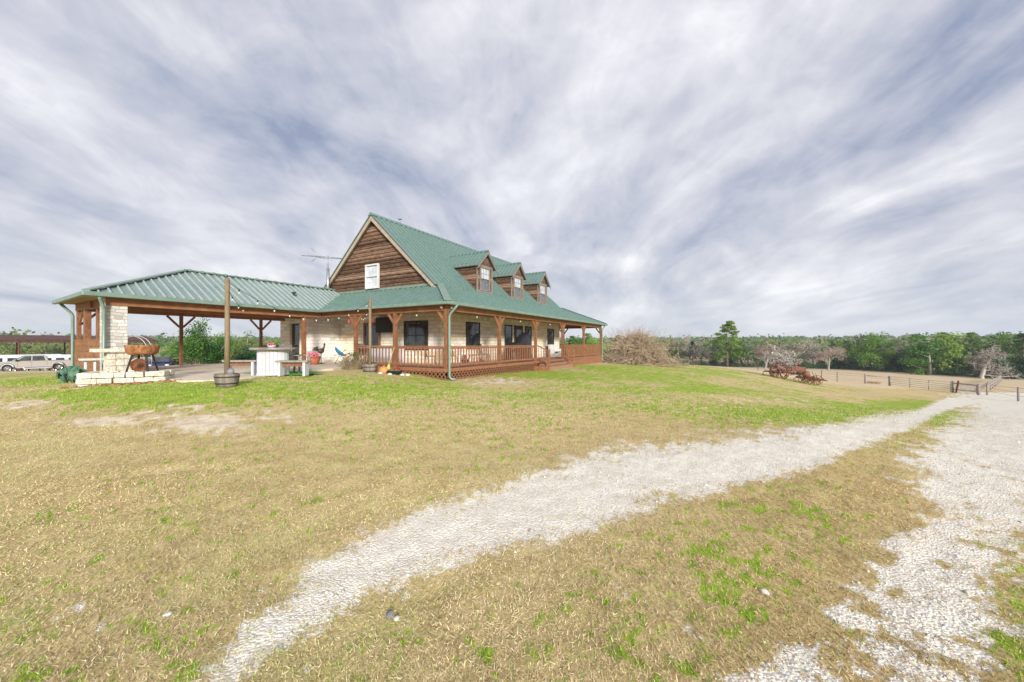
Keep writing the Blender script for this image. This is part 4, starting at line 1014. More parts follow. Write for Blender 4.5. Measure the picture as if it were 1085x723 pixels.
t = thing('fire_pit', 'rusty round fire pit bowl on splayed legs standing on the stone ledge', 'fire pit', W(151, 10.9, .72), LR); t.scale = (.68, .68, 1)
MB().lathe([(0, .46), (.40, .46), (.50, .52), (.54, .68), (.55, .73), (.53, .73), (.50, .66), (.42, .56), (0, .53)], 30).build('bowl', M['rustorange'], t)
for k in range(4):
    a = k*PI/2+.6; MB().bar((.32*math.cos(a), .32*math.sin(a), .47), (.50*math.cos(a), .50*math.sin(a), 0), .07, .05).build('leg', M['darkiron'], t)
t = thing('iron_wheel', 'rusty iron wheel rim leaning under the fire pit bowl', 'wheel', W(147, 10.75, .72), LR+.35); t.scale = (.68, .68, .68)
m = MB(); m.lathe([(.0, -.05), (.11, -.07), (.12, -.05), (.15, -.02), (.23, -.03), (.25, -.06), (.26, .06), (.15, .04), (0, .04)], 24, (0, 0, .26), 'y'); m.build('rim', M['rust'], t); MB().lathe([(0, -.09), (.05, -.09), (.06, -.055)], 14, (0, 0, .26), 'y').build('hub', M['darkiron'], t)
t = thing('stone_table', 'stone slab table on a block pillar beside the fire pit', 'table', W(125, 11.9, .42), AU); t.scale = (.6, .8, 1.18)
m = MB(); rg = random.Random(2)
for r_ in range(4):
    for c_ in range(3): m.box(-.45+c_*.3+.006, -.15+c_*.3-.006, -.25+rg.uniform(-.015, .015), .25, r_*.17, r_*.17+.163)
m.build('pillar', M['rock'], t, .015); MB().prism([(-.95, -.4, .69), (.5, -.42, .69), (.55, .36, .69), (-.9, .4, .69)], (0, 0, .09)).build('slab', M['rock'], t, .02)
t = thing('low_stone_table', 'thin pale slab table on three white pipe legs left of the fire pit', 'table', W(102, 12.0, .40), AU); t.scale = (.5, .7, 1.25)
MB().prism([(-.75, -.22, .46), (.6, -.26, .46), (.65, .24, .46), (-.7, .22, .46)], (0, 0, .05)).build('slab', M['whiterock'], t, .01)
for x in (-.45, -.05, .38): MB().tube([(x, 0, 0), (x, 0, .46)], .075, 12).build('leg', M['white'], t)
# dug earth at ledge foot
m = MB()
for k in range(60):
    s = rng.uniform(-1.1, 1.25); q = LL(s, -.62+rng.uniform(-.08, .08), 0); m.blob((q.x, q.y, H(q.x, q.y)+.0), (rng.uniform(.04, .10), rng.uniform(.04, .08), rng.uniform(.02, .055)), rng, .25, 6, 4)
o = m.build('earth', varied('red_earth', (.20, .09, .045), (.34, .18, .10), 9, .95, 0, .01)); tag(o, 'reddish dug earth heaped along the foot of the stone ledge', 'earth', kind='stuff')
# cactus
t = thing('prickly_pear', 'blue green prickly pear clump left of the stone ledge', 'cactus', W(80, 11.6))
rg = random.Random(6); m = MB()
for k in range(46):
    a = rg.uniform(0, 6.28); q = .42*math.sqrt(rg.random()); c_ = Vector((q*math.cos(a), q*math.sin(a), rg.uniform(.05, .42)*(1.15-q)))
    o_ = len(m.v); m.blob((0, 0, 0), (.085, .02, .11), rg, .05, 9, 6); rot = Matrix.Rotation(rg.uniform(0, 3.14), 3, 'Z') @ Matrix.Rotation(rg.uniform(-.6, .6), 3, 'X') @ Matrix.Rotation(rg.uniform(-.7, .7), 3, 'Y')
    for i in range(o_, len(m.v)): m.v[i] = tuple(rot @ Vector(m.v[i]) + c_)
m.build('pads', M['cactus'], t)

# ------------------------------------------------------------------ vehicles
def wheel(parent, x, y, r, w, sgn, name='wheel'):
    m = MB(); m.lathe([(r*.62, -w/2), (r*.9, -w/2), (r, -w*.36), (r, w*.36), (r*.9, w/2), (r*.62, w/2)], 28, (0, 0, 0), 'y'); o = m.build(name, M['tyre'], parent, loc=(x, y, r))
    m = MB(); s = sgn*w*.5
    m.lathe([(r*.64, s*.9), (r*.6, s*.98), (r*.55, s*.6), (r*.5, s*.55)], 28, (0, 0, 0), 'y')
    for k in range(6):
        a = k*PI/3; m.bar((r*.1*math.cos(a), s*.8, r*.1*math.sin(a)), (r*.6*math.cos(a), s*.85, r*.6*math.sin(a)), r*.16, .03, (0, 1, 0))
    m.lathe([(0, s*.95), (r*.13, s*.93), (r*.16, s*.7)], 14, (0, 0, 0), 'y'); m.build('rim', M['chrome'], o)
def arch(cx, r, z, n=9): return [(cx + r*math.cos(PI - PI*i/n), z + r*math.sin(PI*i/n)) for i in range(n+1)]
def pickup(p, rz):
    """nose towards -x; side seen is -y"""
    t = thing('pickup_truck', 'champagne silver crew cab pickup parked in front of the horse trailers', 'truck', p, rz)
    W2 = .98; zb = .48
    prof = [(-2.9, zb), (-2.93, .62)] + [(-2.9, .95), (-2.75, 1.08), (-1.55, 1.18), (2.9, 1.20), (2.93, .62), (2.9, zb)] + [(x, z) for x, z in reversed(arch(1.85, .47, zb))] + [(x, z) for x, z in reversed(arch(-1.9, .47, zb))]
    m = MB(); m.prism([(x, -W2, z) for x, z in prof], (0, 2*W2, 0)); m.build('body', M['truck'], t, .04)
    m = MB(); m.add([(-1.55, -.93, 1.18), (1.05, -.93, 1.2), (.85, -.76, 1.82), (-.65, -.76, 1.84), (-1.55, .93, 1.18), (1.05, .93, 1.2), (.85, .76, 1.82), (-.65, .76, 1.84)], [(0, 1, 2, 3), (5, 4, 7, 6), (3, 2, 6, 7), (0, 3, 7, 4), (1, 5, 6, 2), (0, 4, 5, 1)]); m.build('cab', M['truck'], t, .05)
    for s in (-1, 1):
        for x0, x1, k0, k1 in ((-1.25, -.25, -.68, -.22), (-.15, .80, -.13, .68)):
            g = MB(); a = [(x0, s*.935, 1.24), (x1, s*.935, 1.24), (k1, s*.785, 1.75), (k0, s*.785, 1.75)]; g.prism(a, (0, s*.012, 0)); g.build('side_window', M['glass'], t)
        for x in (-1.2, -.2, .92): MB().box(x, x+.012, s*.975, s*.984, .6, 1.17).build('door_seam', M['frame'], t)
        for x in (-.42, .62): MB().box(x, x+.16, s*.98, s*1.0, 1.02, 1.06).build('door_handle', M['truck'], t)
        MB().box(-1.35, -1.15, s*1.02-.09, s*1.02+.09, 1.2, 1.38).build('mirror', M['black'], t, .02)
        MB().box(2.86, 2.94, s*.88-.08, s*.88+.08, .85, 1.12).build('tail_light', M['red'], t)
        MB().box(-2.95, -2.8, s*.8-.14, s*.8+.14, .8, 1.0).build('headlight', M['white'], t, .02)
        for x in (1.85, -1.9):
            wheel(t, x, s*.83, .40, .27, s)
            m = MB(); pts = arch(x, .5, zb, 12); m.tube([(a, s*.975, b) for a, b in pts], .03, 6); m.build('wheel_arch', M['frame'], t)
    g = MB(); g.prism([(-1.50, -.84, 1.24), (-1.50, .84, 1.24), (-.74, .70, 1.78), (-.74, -.70, 1.78)], (-.02, 0, .02)); g.build('windscreen', M['glass'], t)
    g = MB(); g.prism([(1.045, -.7, 1.28), (1.045, .7, 1.28), (.92, .66, 1.72), (.92, -.66, 1.72)], (.02, 0, .0)); g.build('rear_window', M['glass'], t)
    MB().box(1.15, 2.86, -.82, .82, 1.195, 1.21).build('bed', M['frame'], t)
    MB().box(2.94, 3.08, -.95, .95, .52, .70).build('bumper', M['chrome'], t, .03); MB().box(-3.05, -2.93, -.95, .95, .46, .66).build('bumper', M['chrome'], t, .03)
ang = math.atan2(.80, .60)
p = W(36, 45); pickup(p, ang)
def htrailer(p, rz, L, label, lower, seed):
    t = thing('horse_trailer', label, 'trailer', p, rz, 'horse trailers behind the pickup'); Hh = 2.35
    MB().box(-L/2, L/2, -1.1, 1.1, .55, Hh).build('body', M['trailer'], t, .12)
    m = MB()
    if lower: MB().box(-L/2+.1, -L/2+2.2, -1.115, -1.102, .7, 1.9).build('side_panel', M[lower], t)
    x = -L/2+.5
    while x < L/2-1.0:
        MB().box(x, x+.75, -1.125, -1.103, 1.45, 1.95).build('window', M['glass'], t); x += 1.15
    for x in (-.5, .5):
        for s in (-1, 1): wheel(t, x, s*1.0, .36, .22, s)
    MB().box(-1.1, 1.1, -1.22, -1.1, .72, .78).build('mudguard', M['galv'], t); MB().tube([(L/2, 0, .5), (L/2+1.2, 0, .5)], .06).build('hitch', M['darkiron'], t); MB().tube([(L/2+1.0, 0, 0), (L/2+1.0, 0, .6)], .04).build('jack', M['darkiron'], t)
def on(px, D): v = W(px, D); return v
htrailer(on(20, 52), ang, 7.5, 'white horse trailer with a row of dark windows, left behind the pickup', None, 1)
htrailer(on(62, 54), ang, 6.2, 'white horse trailer with a navy side panel, behind the pickup tail', 'navy', 2)
# open shed
def shed():
    p = W(40, 60); t = thing('open_shed', 'long low open shed with a dark rusty roof behind the trailers', 'shed', p, ang); zg = p.z
    a = 13; zt = 2.35-zg
    m = MB(); m.prism([(-22, -4, zt-.35), (13, -4, zt-.35), (13, 4, zt+.35), (-22, 4, zt+.35)], (0, 0, .12)); m.build('roof', M['shed'], t)
    for k in range(8):
        x = -21.5+k*4.9; MB().tube([(x, -3.8, -1), (x, -3.8, zt-.35)], .10, 6).build('post', M['rust'], t); MB().tube([(x, 3.8, -1), (x, 3.8, zt+.3)], .10, 6).build('post', M['rust'], t)
    m = MB(); m.box(-22, 13, -3.9, -3.75, zt-.75, zt-.352); m.build('beam', M['shed'], t)
    m = MB()
    for k in range(24): m.bar((-21.8+k*1.5, -3.9, zt-.40), (-21.8+k*1.5, 3.9, zt+.28), .08, .14)
    m.build('rafters', M['rust'], t)
shed()
def car(px, D, rz, mat, label):
    p = W(px, D); t = thing('parked_car', label, 'car', p, rz, 'cars parked beyond the patio'); W2 = .9
    prof = [(-2.2, .32), (-2.25, .6), (-2.1, .78), (-1.1, .9), (2.15, .95), (2.25, .6), (2.2, .32)] + list(reversed(arch(1.4, .36, .32))) + list(reversed(arch(-1.35, .36, .32)))
    m = MB(); m.prism([(x, -W2, z) for x, z in prof], (0, 2*W2, 0)); m.build('body', M[mat], t, .05)
    m = MB(); m.add([(-1.1, -.84, .9), (2.0, -.84, .94), (1.3, -.66, 1.45), (-.35, -.66, 1.47), (-1.1, .84, .9), (2.0, .84, .94), (1.3, .66, 1.45), (-.35, .66, 1.47)], [(0, 1, 2, 3), (5, 4, 7, 6), (3, 2, 6, 7), (0, 3, 7, 4), (1, 5, 6, 2), (0, 4, 5, 1)]); m.build('cabin', M[mat], t, .05)
    for s in (-1, 1):
        MB().prism([(-.85, s*.85, .97), (1.7, s*.85, .99), (1.2, s*.70, 1.39), (-.3, s*.70, 1.40)], (0, s*.01, 0)).build('side_window', M['glass'], t)
        for x in (1.4, -1.35): wheel(t, x, s*.78, .33, .22, s)
        MB().box(-2.22, -2.1, s*.65-.14, s*.65+.14, .62, .76).build('headlight', M['white'], t, .02)
    MB().prism([(-1.12, -.75, .95), (-1.12, .75, .95), (-.42, .62, 1.42), (-.42, -.62, 1.42)], (-.02, 0, .02)).build('windscreen', M['glass'], t)
car(171, 40, 2.2, 'navy', 'dark blue car beyond the patio, its windscreen showing above the slab'); car(190, 43, .3, 'rustred', 'red car beyond the patio beside the dark blue car'); car(150, 43, .6, 'truck', 'silver car beyond the patio behind the fire pit')
t = thing('hoop_canopy', 'bare arched metal canopy frame beyond the stone column', 'canopy', W(141, 30), ang-.6); tz = 1.5+8*30/F-t.location.z
m = MB()
for y in (-.35, .35): m.tube([(1.0*math.cos(a), y, tz-1.0+1.0*math.sin(a)) for a in np.linspace(0, PI, 12)], .03, 6)
m.build('hoops', M['galv'], t)
for s in (-1, 1):
    for y in (-.35, .35): MB().tube([(s*1.0, y, -.1), (s*1.0, y, tz-1.0)], .04, 6).build('leg', M['galv'], t)

# ------------------------------------------------------------------ old tractor and implements
def spoked(parent, x, y, r, w, n, mat='rust', name='wheel', spk=.022, lugs=False):
    m = MB(); m.lathe([(r*.93, -w/2), (r, -w/2), (r, w/2), (r*.93, w/2), (r*.93, -w/2)], 30, (0, 0, 0), 'y')
    if lugs:
        for k in range(22):
            a = k*2*PI/22; m.bar((r*1.03*math.cos(a), -w/2, r*1.03*math.sin(a)), (r*1.03*math.cos(a+.1), w/2, r*1.03*math.sin(a+.1)), .035, .06, (math.cos(a), 0, math.sin(a)))
    o = m.build(name, M[mat], parent, loc=(x, y, r)); m = MB(); m.lathe([(0, -w*.6), (r*.14, -w*.6), (r*.14, w*.6), (0, w*.6)], 12, (0, 0, 0), 'y')
    for k in range(n):
        a = k*2*PI/n; m.tube([(0, w*.35*(-1)**k, 0), (r*.95*math.cos(a), 0, r*.95*math.sin(a))], spk, 5)
    m.build('spokes', M[mat], o); return o
def tractor():
    p = W(836, 37.5); rz = math.atan2(-.5, .86)
    t = thing('old_tractor', 'rusty antique tractor with big spoked rear wheels standing on the lawn', 'tractor', p, rz); t.scale = (1.12, 1.12, 1.15)
    for s in (-1, 1):
        spoked(t, -.7, s*.62, .66, .24, 10, 'rustred', spk=.03, lugs=True); spoked(t, 1.05, s*.36, .36, .12, 7, 'rust')
        m = MB(); pts = [(-.7+.76*math.cos(a), .66+.76*math.sin(a)) for a in np.linspace(.35, PI-.25, 10)]
        q = [(x, s*.48, z) for x, z in pts] + [(x, s*.78, z) for x, z in pts]; m.add(q, [(i, i+1, 11+i, 10+i) for i in range(9)], True)
        o = m.build('fender', M['rust'], t); o.modifiers.new('solid', 'SOLIDIFY').thickness = .02
    m = MB(); m.prism([(.15, -.16, .68), (1.15, -.16, .68), (1.2, -.16, .88), (1.15, -.16, 1.08), (.15, -.16, 1.10)], (0, .32, 0)); m.build('hood', M['rustred'], t, .05)
    MB().box(-.9, .1, -.14, .14, .5, .82).build('gearbox', M['rust'], t, .03); MB().box(.1, 1.2, -.14, .14, .42, .62).build('engine', M['darkiron'], t, .02)
    MB().tube([(.7, .05, 1.1), (.7, .05, 1.62)], .035).build('exhaust_pipe', M['rust'], t); MB().tube([(.4, -.08, 1.1), (.4, -.08, 1.35)], .05).build('air_cleaner', M['rust'], t)
    MB().tube([(.0, 0, 1.0), (-.3, 0, 1.25)], .02).build('steering_column', M['rust'], t)
    m = MB(); c_ = Vector((-.33, 0, 1.27)); m.tube([c_+Vector((.12*math.cos(a), .2*math.sin(a), .16*math.cos(a))) for a in np.linspace(0, 2*PI, 17)], .016, 6); m.build('steering_wheel', M['darkiron'], t)
    MB().tube([(-.8, 0, .9), (-1.05, 0, 1.1)], .03).build('seat_spring', M['rust'], t)
    m = MB(); m.lathe([(0, 0), (.15, .01), (.21, .06), (.2, .07), (.1, .03), (0, .02)], 14, (-1.05, 0, 1.1)); m.build('seat', M['rust'], t)
    MB().box(-.76, -.64, -.6, .6, .6, .72).build('axle', M['darkiron'], t); MB().box(1.0, 1.1, -.36, .36, .33, .41).build('axle', M['darkiron'], t); MB().tube([(-.9, .5, .9), (-.9, .5, 1.5), (-.9, -.5, 1.5), (-.9, -.5, .9)], .025).build('roll_frame', M['rust'], t)
tractor()
def implement(px, D, rz, label, n, seed, name='field_cultivator', L=1.5, hop=False):
    rg = random.Random(seed); t = thing(name, label, 'farm implement', W(px, D), rz)
    m = MB()
    for y in (-.5, .0, .5): m.bar((-L/2, y, .5), (L/2, y, .5), .06, .08)
    for x in (-L/2, 0, L/2): m.bar((x, -.6, .56), (x, .6, .56), .07, .06)
    m.bar((L/2, .5, .5), (L/2+.35, 0, .42), .05, .07); m.bar((L/2, -.5, .5), (L/2+.35, 0, .42), .05, .07); m.build('frame', M['rust'], t)
    for k in range(n):
        x = -L/2 + L*(k % 3)/2; y = -.5+1.0*(k//3)/max(1, (n-1)//3)
        MB().tube([(x, y, .5), (x-.16, y, .42), (x-.2, y, .2), (x-.02, y, .02)], [.025, .022, .02, .012], 5).build('tine', M['rust'], t)
    for s in (-1, 1): spoked(t, 0, s*.72, .42, .09, 8, 'rust')
    MB().tube([(-.1, .2, .5), (-.25, .25, 1.15)], .02, 5).build('lever', M['rust'], t); MB().tube([(.15, -.25, .5), (.05, -.3, 1.05)], .02, 5).build('lever', M['rust'], t)
    if hop:
        for y in (-.38, .38):
            MB().lathe([(0, 0), (.12, 0), (.2, .15), (.21, .42), (.16, .5), (0, .52)], 14, (.1, y, .56)).build('hopper', M['rustred'], t)
        m = MB(); m.lathe([(0, 0), (.14, .01), (.2, .06), (.1, .03), (0, .02)], 12, (-.5, 0, .95)); m.build('seat', M['rust'], t); MB().tube([(-.4, 0, .55), (-.5, 0, .95)], .025, 5).build('seat_post', M['rust'], t)
implement(820, 39.5, -.6, 'rusty tined cultivator parked left of the old tractor', 9, 3)
implement(853, 34.8, -.75, 'rusty planter with two hoppers directly right of the old tractor', 6, 4, 'seed_planter', 1.2, True)
implement(864, 33.0, -.8, 'small rusty wheeled implement at the right end of the machinery row', 6, 5, 'row_cultivator', .9)

# ------------------------------------------------------------------ fences, gate
def woodpost(px, D, h, r, parent=None):
    p = W(px, D); m = MB(); m.tube([(0, 0, -.2), (0, 0, h-.02), (0, 0, h)], [r, r*.95, r*.8], 9); return p, m
def fence_line(name, label, pts, h, r, rails, postmat, railmat, railr=.02, cat='fence', n_between=0):
    base = W(*pts[0]); t = thing(name, label, cat, base)
    P = [W(*q) - base for q in pts]
    for q in P:
        m = MB(); m.tube([q+Vector((0, 0, -.2)), q+Vector((0, 0, h))], r, 8); m.build('post', M[postmat], t)
    for z in rails:
        m = MB()
        for a, b in zip(P[:-1], P[1:]): m.tube([a+Vector((0, 0, z)), b+Vector((0, 0, z))], railr, 5)
        m.build('rail' if railr > .012 else 'wire', M[railmat], t)
    return t
fence_line('wire_fence', 'thin wire fence on rusty steel posts running behind the tractor', [(700, 52), (735, 51), (770, 51), (803, 50), (838, 49), (870.6, 47), (887, 48.5), (917, 50)], 1.25, .035, (.3, .6, .9, 1.15), 'rust', 'darkiron', .008)
fence_line('wooden_brace', 'H shaped wooden brace of two posts and a top rail before the pipe fence', [(917, 50), (942.5, 49)], 1.25, .11, (1.05,), 'greywood', 'greywood', .06, 'fence')
fence_line('pipe_fence', 'long grey pipe fence between the wooden brace and the picket gate', [(943.6, 48.8), (964, 47), (984, 45.2), (1007.5, 43.2)], 1.2, .035, (.2, .42, .64, .86, 1.12), 'galv', 'greywood', .022)
def picket_gate():
    a = W(1010, 43); b = W(1037, 40.5); t = thing('picket_gate', 'low weathered picket gate with rusty brace beside the drive end', 'gate', a); d = b-a
    for q, h_ in ((Vector((0, 0, 0)), 1.3), (d, 1.15)): m = MB(); m.tube([q+Vector((0, 0, -.2)), q+Vector((0, 0, h_))], .12, 8); m.build('post', M['greywood'], t)
    m = MB(); m.bar(Vector((0, 0, 1.05)), d+Vector((0, 0, 1.0)), .05, .12); m.bar(Vector((0, 0, .35)), d+Vector((0, 0, .35)), .04, .08); m.build('rail', M['greywood'], t)
    for k in range(11): q = d*(.25+.066*k); MB().bar(q+Vector((0, 0, .1)), q+Vector((0, 0, .98)), .07, .025, (1, 1, 0)).build('picket', M['palebark'], t)
    m = MB(); m.bar(d*.12+Vector((0, 0, .0)), d*.22+Vector((0, 0, 1.35)), .14, .08); m.build('brace', M['rust'], t)
picket_gate()
def receding():
    a = W(1047, 45); b = W(1060.5, 78); t = thing('plank_fence', 'weathered plank fence running away from the gate towards the bare oak', 'fence', a); d = b-a
    for k in range(9):
        q = d*(k/8); q.z = H((a+q).x, (a+q).y)-a.z; MB().tube([q+Vector((0, 0, -.2)), q+Vector((0, 0, 1.2))], .08, 7).build('post', M['greywood'], t)
    for z in (.35, .75, 1.1):
        m = MB()
        for k in range(8):
            q = d*(k/8); r_ = d*((k+1)/8); q.z = H((a+q).x, (a+q).y)-a.z; r_.z = H((a+r_).x, (a+r_).y)-a.z; m.bar(q+Vector((0, 0, z)), r_+Vector((0, 0, z)), .04, .2)
        m.build('rail', M['greywood'], t)
receding()
fence_line('wire_fence', 'wire fence on wooden posts at the right edge beyond the drive', [(1046, 41), (1079, 33), (1130, 30), (1180, 28)], 1.2, .08, (.4, .75, 1.1), 'greywood', 'darkiron', .01)
m = twiggy('x', None, None, 160, 1.2, .5, 12, r0=.02); o = m.build('brush_heap', M['brush'], loc=W(926, 51.5)); tag(o, 'small heap of brown brush under the wooden brace', 'brush heap')

# ------------------------------------------------------------------ brush pile
def brushpile():
    p = W(680, 38.5); t = thing('brush_pile', 'huge pile of dry tan branches right of the porch end', 'brush pile', p, 0); t.scale = (1.12, 1, 1.2)
    rg = random.Random(21); m = MB()
    for k in range(2600):
        x = rg.gauss(-.3, 1.35); x = max(-2.9, min(3.3, x)); y = rg.gauss(0, .8); env = 2.9*math.exp(-((x+.5)/2.1)**2)*math.exp(-(y/1.6)**2)+.25
        z = rg.random()**.8*env*.85; L = rg.uniform(.4, 1.5); a = rg.uniform(0, 2*PI); el = rg.uniform(-.2, 1.35)
        d = Vector((math.cos(a)*math.cos(el), math.sin(a)*math.cos(el), math.sin(el))); q = Vector((x, y, z)); b = Vector((rg.gauss(0, .15), rg.gauss(0, .15), rg.gauss(-.12, .12)))
        m.tube([q, q+d*L*.5+b*.5, q+d*L+b*L-Vector((0, 0, .1*L))], [rg.uniform(.014, .03), .014, .006], 3, False)
    m.build('branches', M['brush'], t)
    m = MB()
    for k in range(240):
        a = rg.uniform(-.2, PI+.2); b = rg.uniform(0, 2*PI); q = Vector((rg.gauss(-.6, .9), rg.gauss(0, .4), 1.3)); d = Vector((math.cos(a)*1.2, math.sin(b)*.6, abs(math.sin(a))*1.1+.1)); L = rg.uniform(1.0, 1.9)
        m.tube([q, q+d*L*.55, q+d*L*.95+Vector((0, 0, -.12)), q+d*L*1.15+Vector((0, 0, -.4))], [.02, .014, .01, .005], 3, False)
    m.build('long_sprigs', M['brush'], t)
    m = MB()
    for k in range(500):
        x = rg.uniform(-3, 4.2); y = rg.uniform(-1.8, .5); a = rg.uniform(0, 6.3); L = rg.uniform(.2, .8); m.tube([(x, y, .02), (x+L*math.cos(a), y+L*math.sin(a), rg.uniform(.02, .4))], [.015, .006], 3, False)
    m.build('scattered_twigs', M['brush'], t)
brushpile()

# ------------------------------------------------------------------ trees
def skeleton(rg, h, r0, levels, spread=.6, up=.25, first=.3, kids=(3, 5), wig=.12, taper=.62, lenf=.62):
    segs = []; tips = []
    def grow(p, d, L, r, lev):
        n = 4; pts = [p]; q = p.copy(); dd = d.copy()
        for i in range(n):
            dd = (dd + Vector((rg.gauss(0, wig), rg.gauss(0, wig), rg.gauss(0, wig*.5) + up*.12))).normalized(); q = q + dd*L/n; pts.append(q.copy())
        rad = [r*(1-(1-taper)*i/n) for i in range(n+1)]
        segs.append((pts, rad, lev))
        if lev >= levels: tips.append((pts[-1], dd, L)); return
        for k in range(rg.randint(*kids)):
            s = rg.uniform(first if lev == 0 else .25, 1.0); j = min(int(s*n), n-1); b = pts[j].lerp(pts[j+1], s*n-j)
            a = rg.uniform(0, 2*PI); o = dd.orthogonal().normalized(); o = Matrix.Rotation(a, 3, dd) @ o
            nd = (dd*(1-spread) + o*spread*rg.uniform(.8, 1.4) + Vector((0, 0, up))).normalized()
            grow(b, nd, L*lenf*rg.uniform(.75, 1.15)*(1.1-.35*s if lev == 0 else 1), rad[j]*.55, lev+1)
        nd = (dd + Vector((rg.gauss(0, .2), rg.gauss(0, .2), .1))).normalized(); grow(pts[-1], nd, L*lenf, rad[-1]*.9, lev+1)
    grow(Vector((0, 0, -.3)), Vector((rg.gauss(0, .05), rg.gauss(0, .05), 1)).normalized(), h*.45, r0, 0)
    return segs, tips
def leafcloud(rg, centers, n, rad, size, flat=1.0):
    """many leaf-sized faces scattered through clumps"""
    nr = np.random.default_rng(rg.randint(0, 10**6)); c = np.array([tuple(x) for x in centers]); k = nr.integers(0, len(c), n)
    d = nr.normal(size=(n, 3)); d /= np.linalg.norm(d, axis=1)[:, None]; rr = rad*nr.random(n)[:, None]**.45
    p = c[k] + d*rr*np.array([1, 1, flat])
    a = nr.normal(size=(n, 3)); a /= np.linalg.norm(a, axis=1)[:, None]; b = np.cross(a, nr.normal(size=(n, 3))); b /= np.linalg.norm(b, axis=1)[:, None]
    s = size*nr.uniform(.6, 1.3, (n, 1)); V = np.stack([p-a*s*.5, p+b*s*.33, p+a*s*.5, p-b*s*.33], 1).reshape(-1, 3); return V
def quads_obj(name, V, mat, parent=None, loc=None):
    n = len(V)//4; me = bpy.data.meshes.new(name); me.vertices.add(len(V)); me.vertices.foreach_set('co', V.ravel().astype(np.float32)); me.loops.add(n*4); me.loops.foreach_set('vertex_index', np.arange(n*4, dtype=np.int32))
    me.polygons.add(n); me.polygons.foreach_set('loop_start', np.arange(0, n*4, 4, dtype=np.int32)); me.update(); me.materials.append(mat)
    o = bpy.data.objects.new(name, me); C.objects.link(o)
    if parent: o.parent = parent
    if loc is not None: o.location = loc
    return o
def woody(segs, lo, hi, minr=.0):
    m = MB()
    for pts, rad, lev in segs:
        if lo <= lev <= hi: m.tube(pts, [max(r, minr) for r in rad], 7 if lev == 0 else 4 if lev == 1 else 3, False)
    return m
PROTO = {}
def hide_proto(t): t['_p'] = 1
def make_leafy(key, seed, h, mat, bark, n=3200, rad=1.0, size=.34, spread=.62, levels=2, r0=.22, label='', kids=(4, 6), flat=.75):
    rg = random.Random(seed); segs, tips = skeleton(rg, h, r0, levels, spread, .22, .3, kids)
    zt = max(t[0].z for t in tips); s = h/zt*.93
    t = thing('tree', '', 'tree'); m = woody(segs, 0, levels, .02); o = m.build('trunk', M[bark], t); o.scale = (s, s, s)
    cs = [x[0]*s for x in tips]
    quads_obj('crown', leafcloud(rg, cs, n, rad*h/10, size, flat), M[mat], t); PROTO[key] = t
def make_pine(key, seed, h, n=3600, size=.3, bare=.35, mat='leafpine', wid=.24):
    rg = random.Random(seed); t = thing('pine_tree', '', 'tree'); m = MB(); m.tube([(0, 0, -.3), (rg.gauss(0, .1), 0, h*.5), (rg.gauss(0, .15), rg.gauss(0, .1), h*.97)], [h*.018, h*.013, h*.004], 7, False)
    cs = []; z = h*bare
    while z < h:
        f = (z/h-bare)/(1-bare); R_ = h*wid*(1-f)**.65*(.75+.5*rg.random())*(.55+1.2*f if f < .38 else 1)+.35
        for k in range(rg.randint(3, 5)):
            a = rg.uniform(0, 2*PI); q = Vector((R_*math.cos(a), R_*math.sin(a), z+R_*.22)); m.tube([(0, 0, z), q*.55+Vector((0, 0, z*.45)), q], [h*.005, h*.003, .01], 3, False)
            for j in range(3): s = rg.uniform(.5, 1.05); cs.append((q.x*s, q.y*s, z+(q.z-z)*s+rg.uniform(-.1, .25)))
        z += h*.042
    m.build('trunk', M['barkd'], t); quads_obj('crown', leafcloud(rg, cs, n, h*.055, size, .5), M[mat], t); PROTO[key] = t
def make_bare(key, seed, h, bark='barkg', r0=.2, levels=4, spread=.6, dry=0, kids=(3, 4), lean=.22, minr=.022):
    rg = random.Random(seed); segs, tips = skeleton(rg, h, r0, levels, spread, lean, .25, kids, .2, .6, .66)
    zt = max(t[0].z for t in tips); s = h/zt; t = thing('bare_tree', '', 'tree')
    o = woody(segs, 0, 1, .03).build('trunk', M[bark], t); o.scale = (s,)*3; o = woody(segs, 2, levels, minr).build('crown', M['twig' if bark != 'palebark' else 'palebark'], t); o.scale = (s,)*3
    if dry: quads_obj('dry_leaves', leafcloud(rg, [x[0]*s for x in tips], dry, .45, .26, .8), M['leafdry'], t)
    PROTO[key] = t
make_pine('pineA', 1, 15, 6500, .42, .14, 'leafpine', .27); make_leafy('nearA', 44, 6, 'leafgreen', 'barkg', 9000, 1.25, .17, .66, 3, .12)
make_pine('pineB', 2, 11, 3000, .34, .15, 'leafpine', .26); make_pine('pineC', 8, 12, 3000, .34, .22, 'leafdark', .22)
make_leafy('greenA', 3, 10, 'leafgreen', 'barkd', 3800, 1.35, .42); make_leafy('greenB', 4, 9, 'leafgreen', 'barkg', 3400, 1.5, .42, .7)
make_leafy('oliveA', 5, 9.5, 'leafolive', 'barkg', 2400, 1.4, .38); make_leafy('oliveB', 6, 8, 'leafolive', 'barkg', 2600, 1.5, .38, .7)
make_leafy('darkA', 7, 6, 'leafdark', 'barkd', 2800, 2.0, .40, .75, 2, .15)
make_bare('bareA', 11, 10); make_bare('bareB', 12, 9, 'barkg', .2, 4, .68); make_bare('dryA', 13, 8.5, 'barkg', .24, 4, .72, 1600); make_bare('dead', 15, 6, 'palebark', .15, 4, .72, 0, (3, 5), .16, .028)
make_bare('oak', 17, 9, 'palebark', .42, 4, .8, 1300, (4, 5), .10, .03)
used = set()
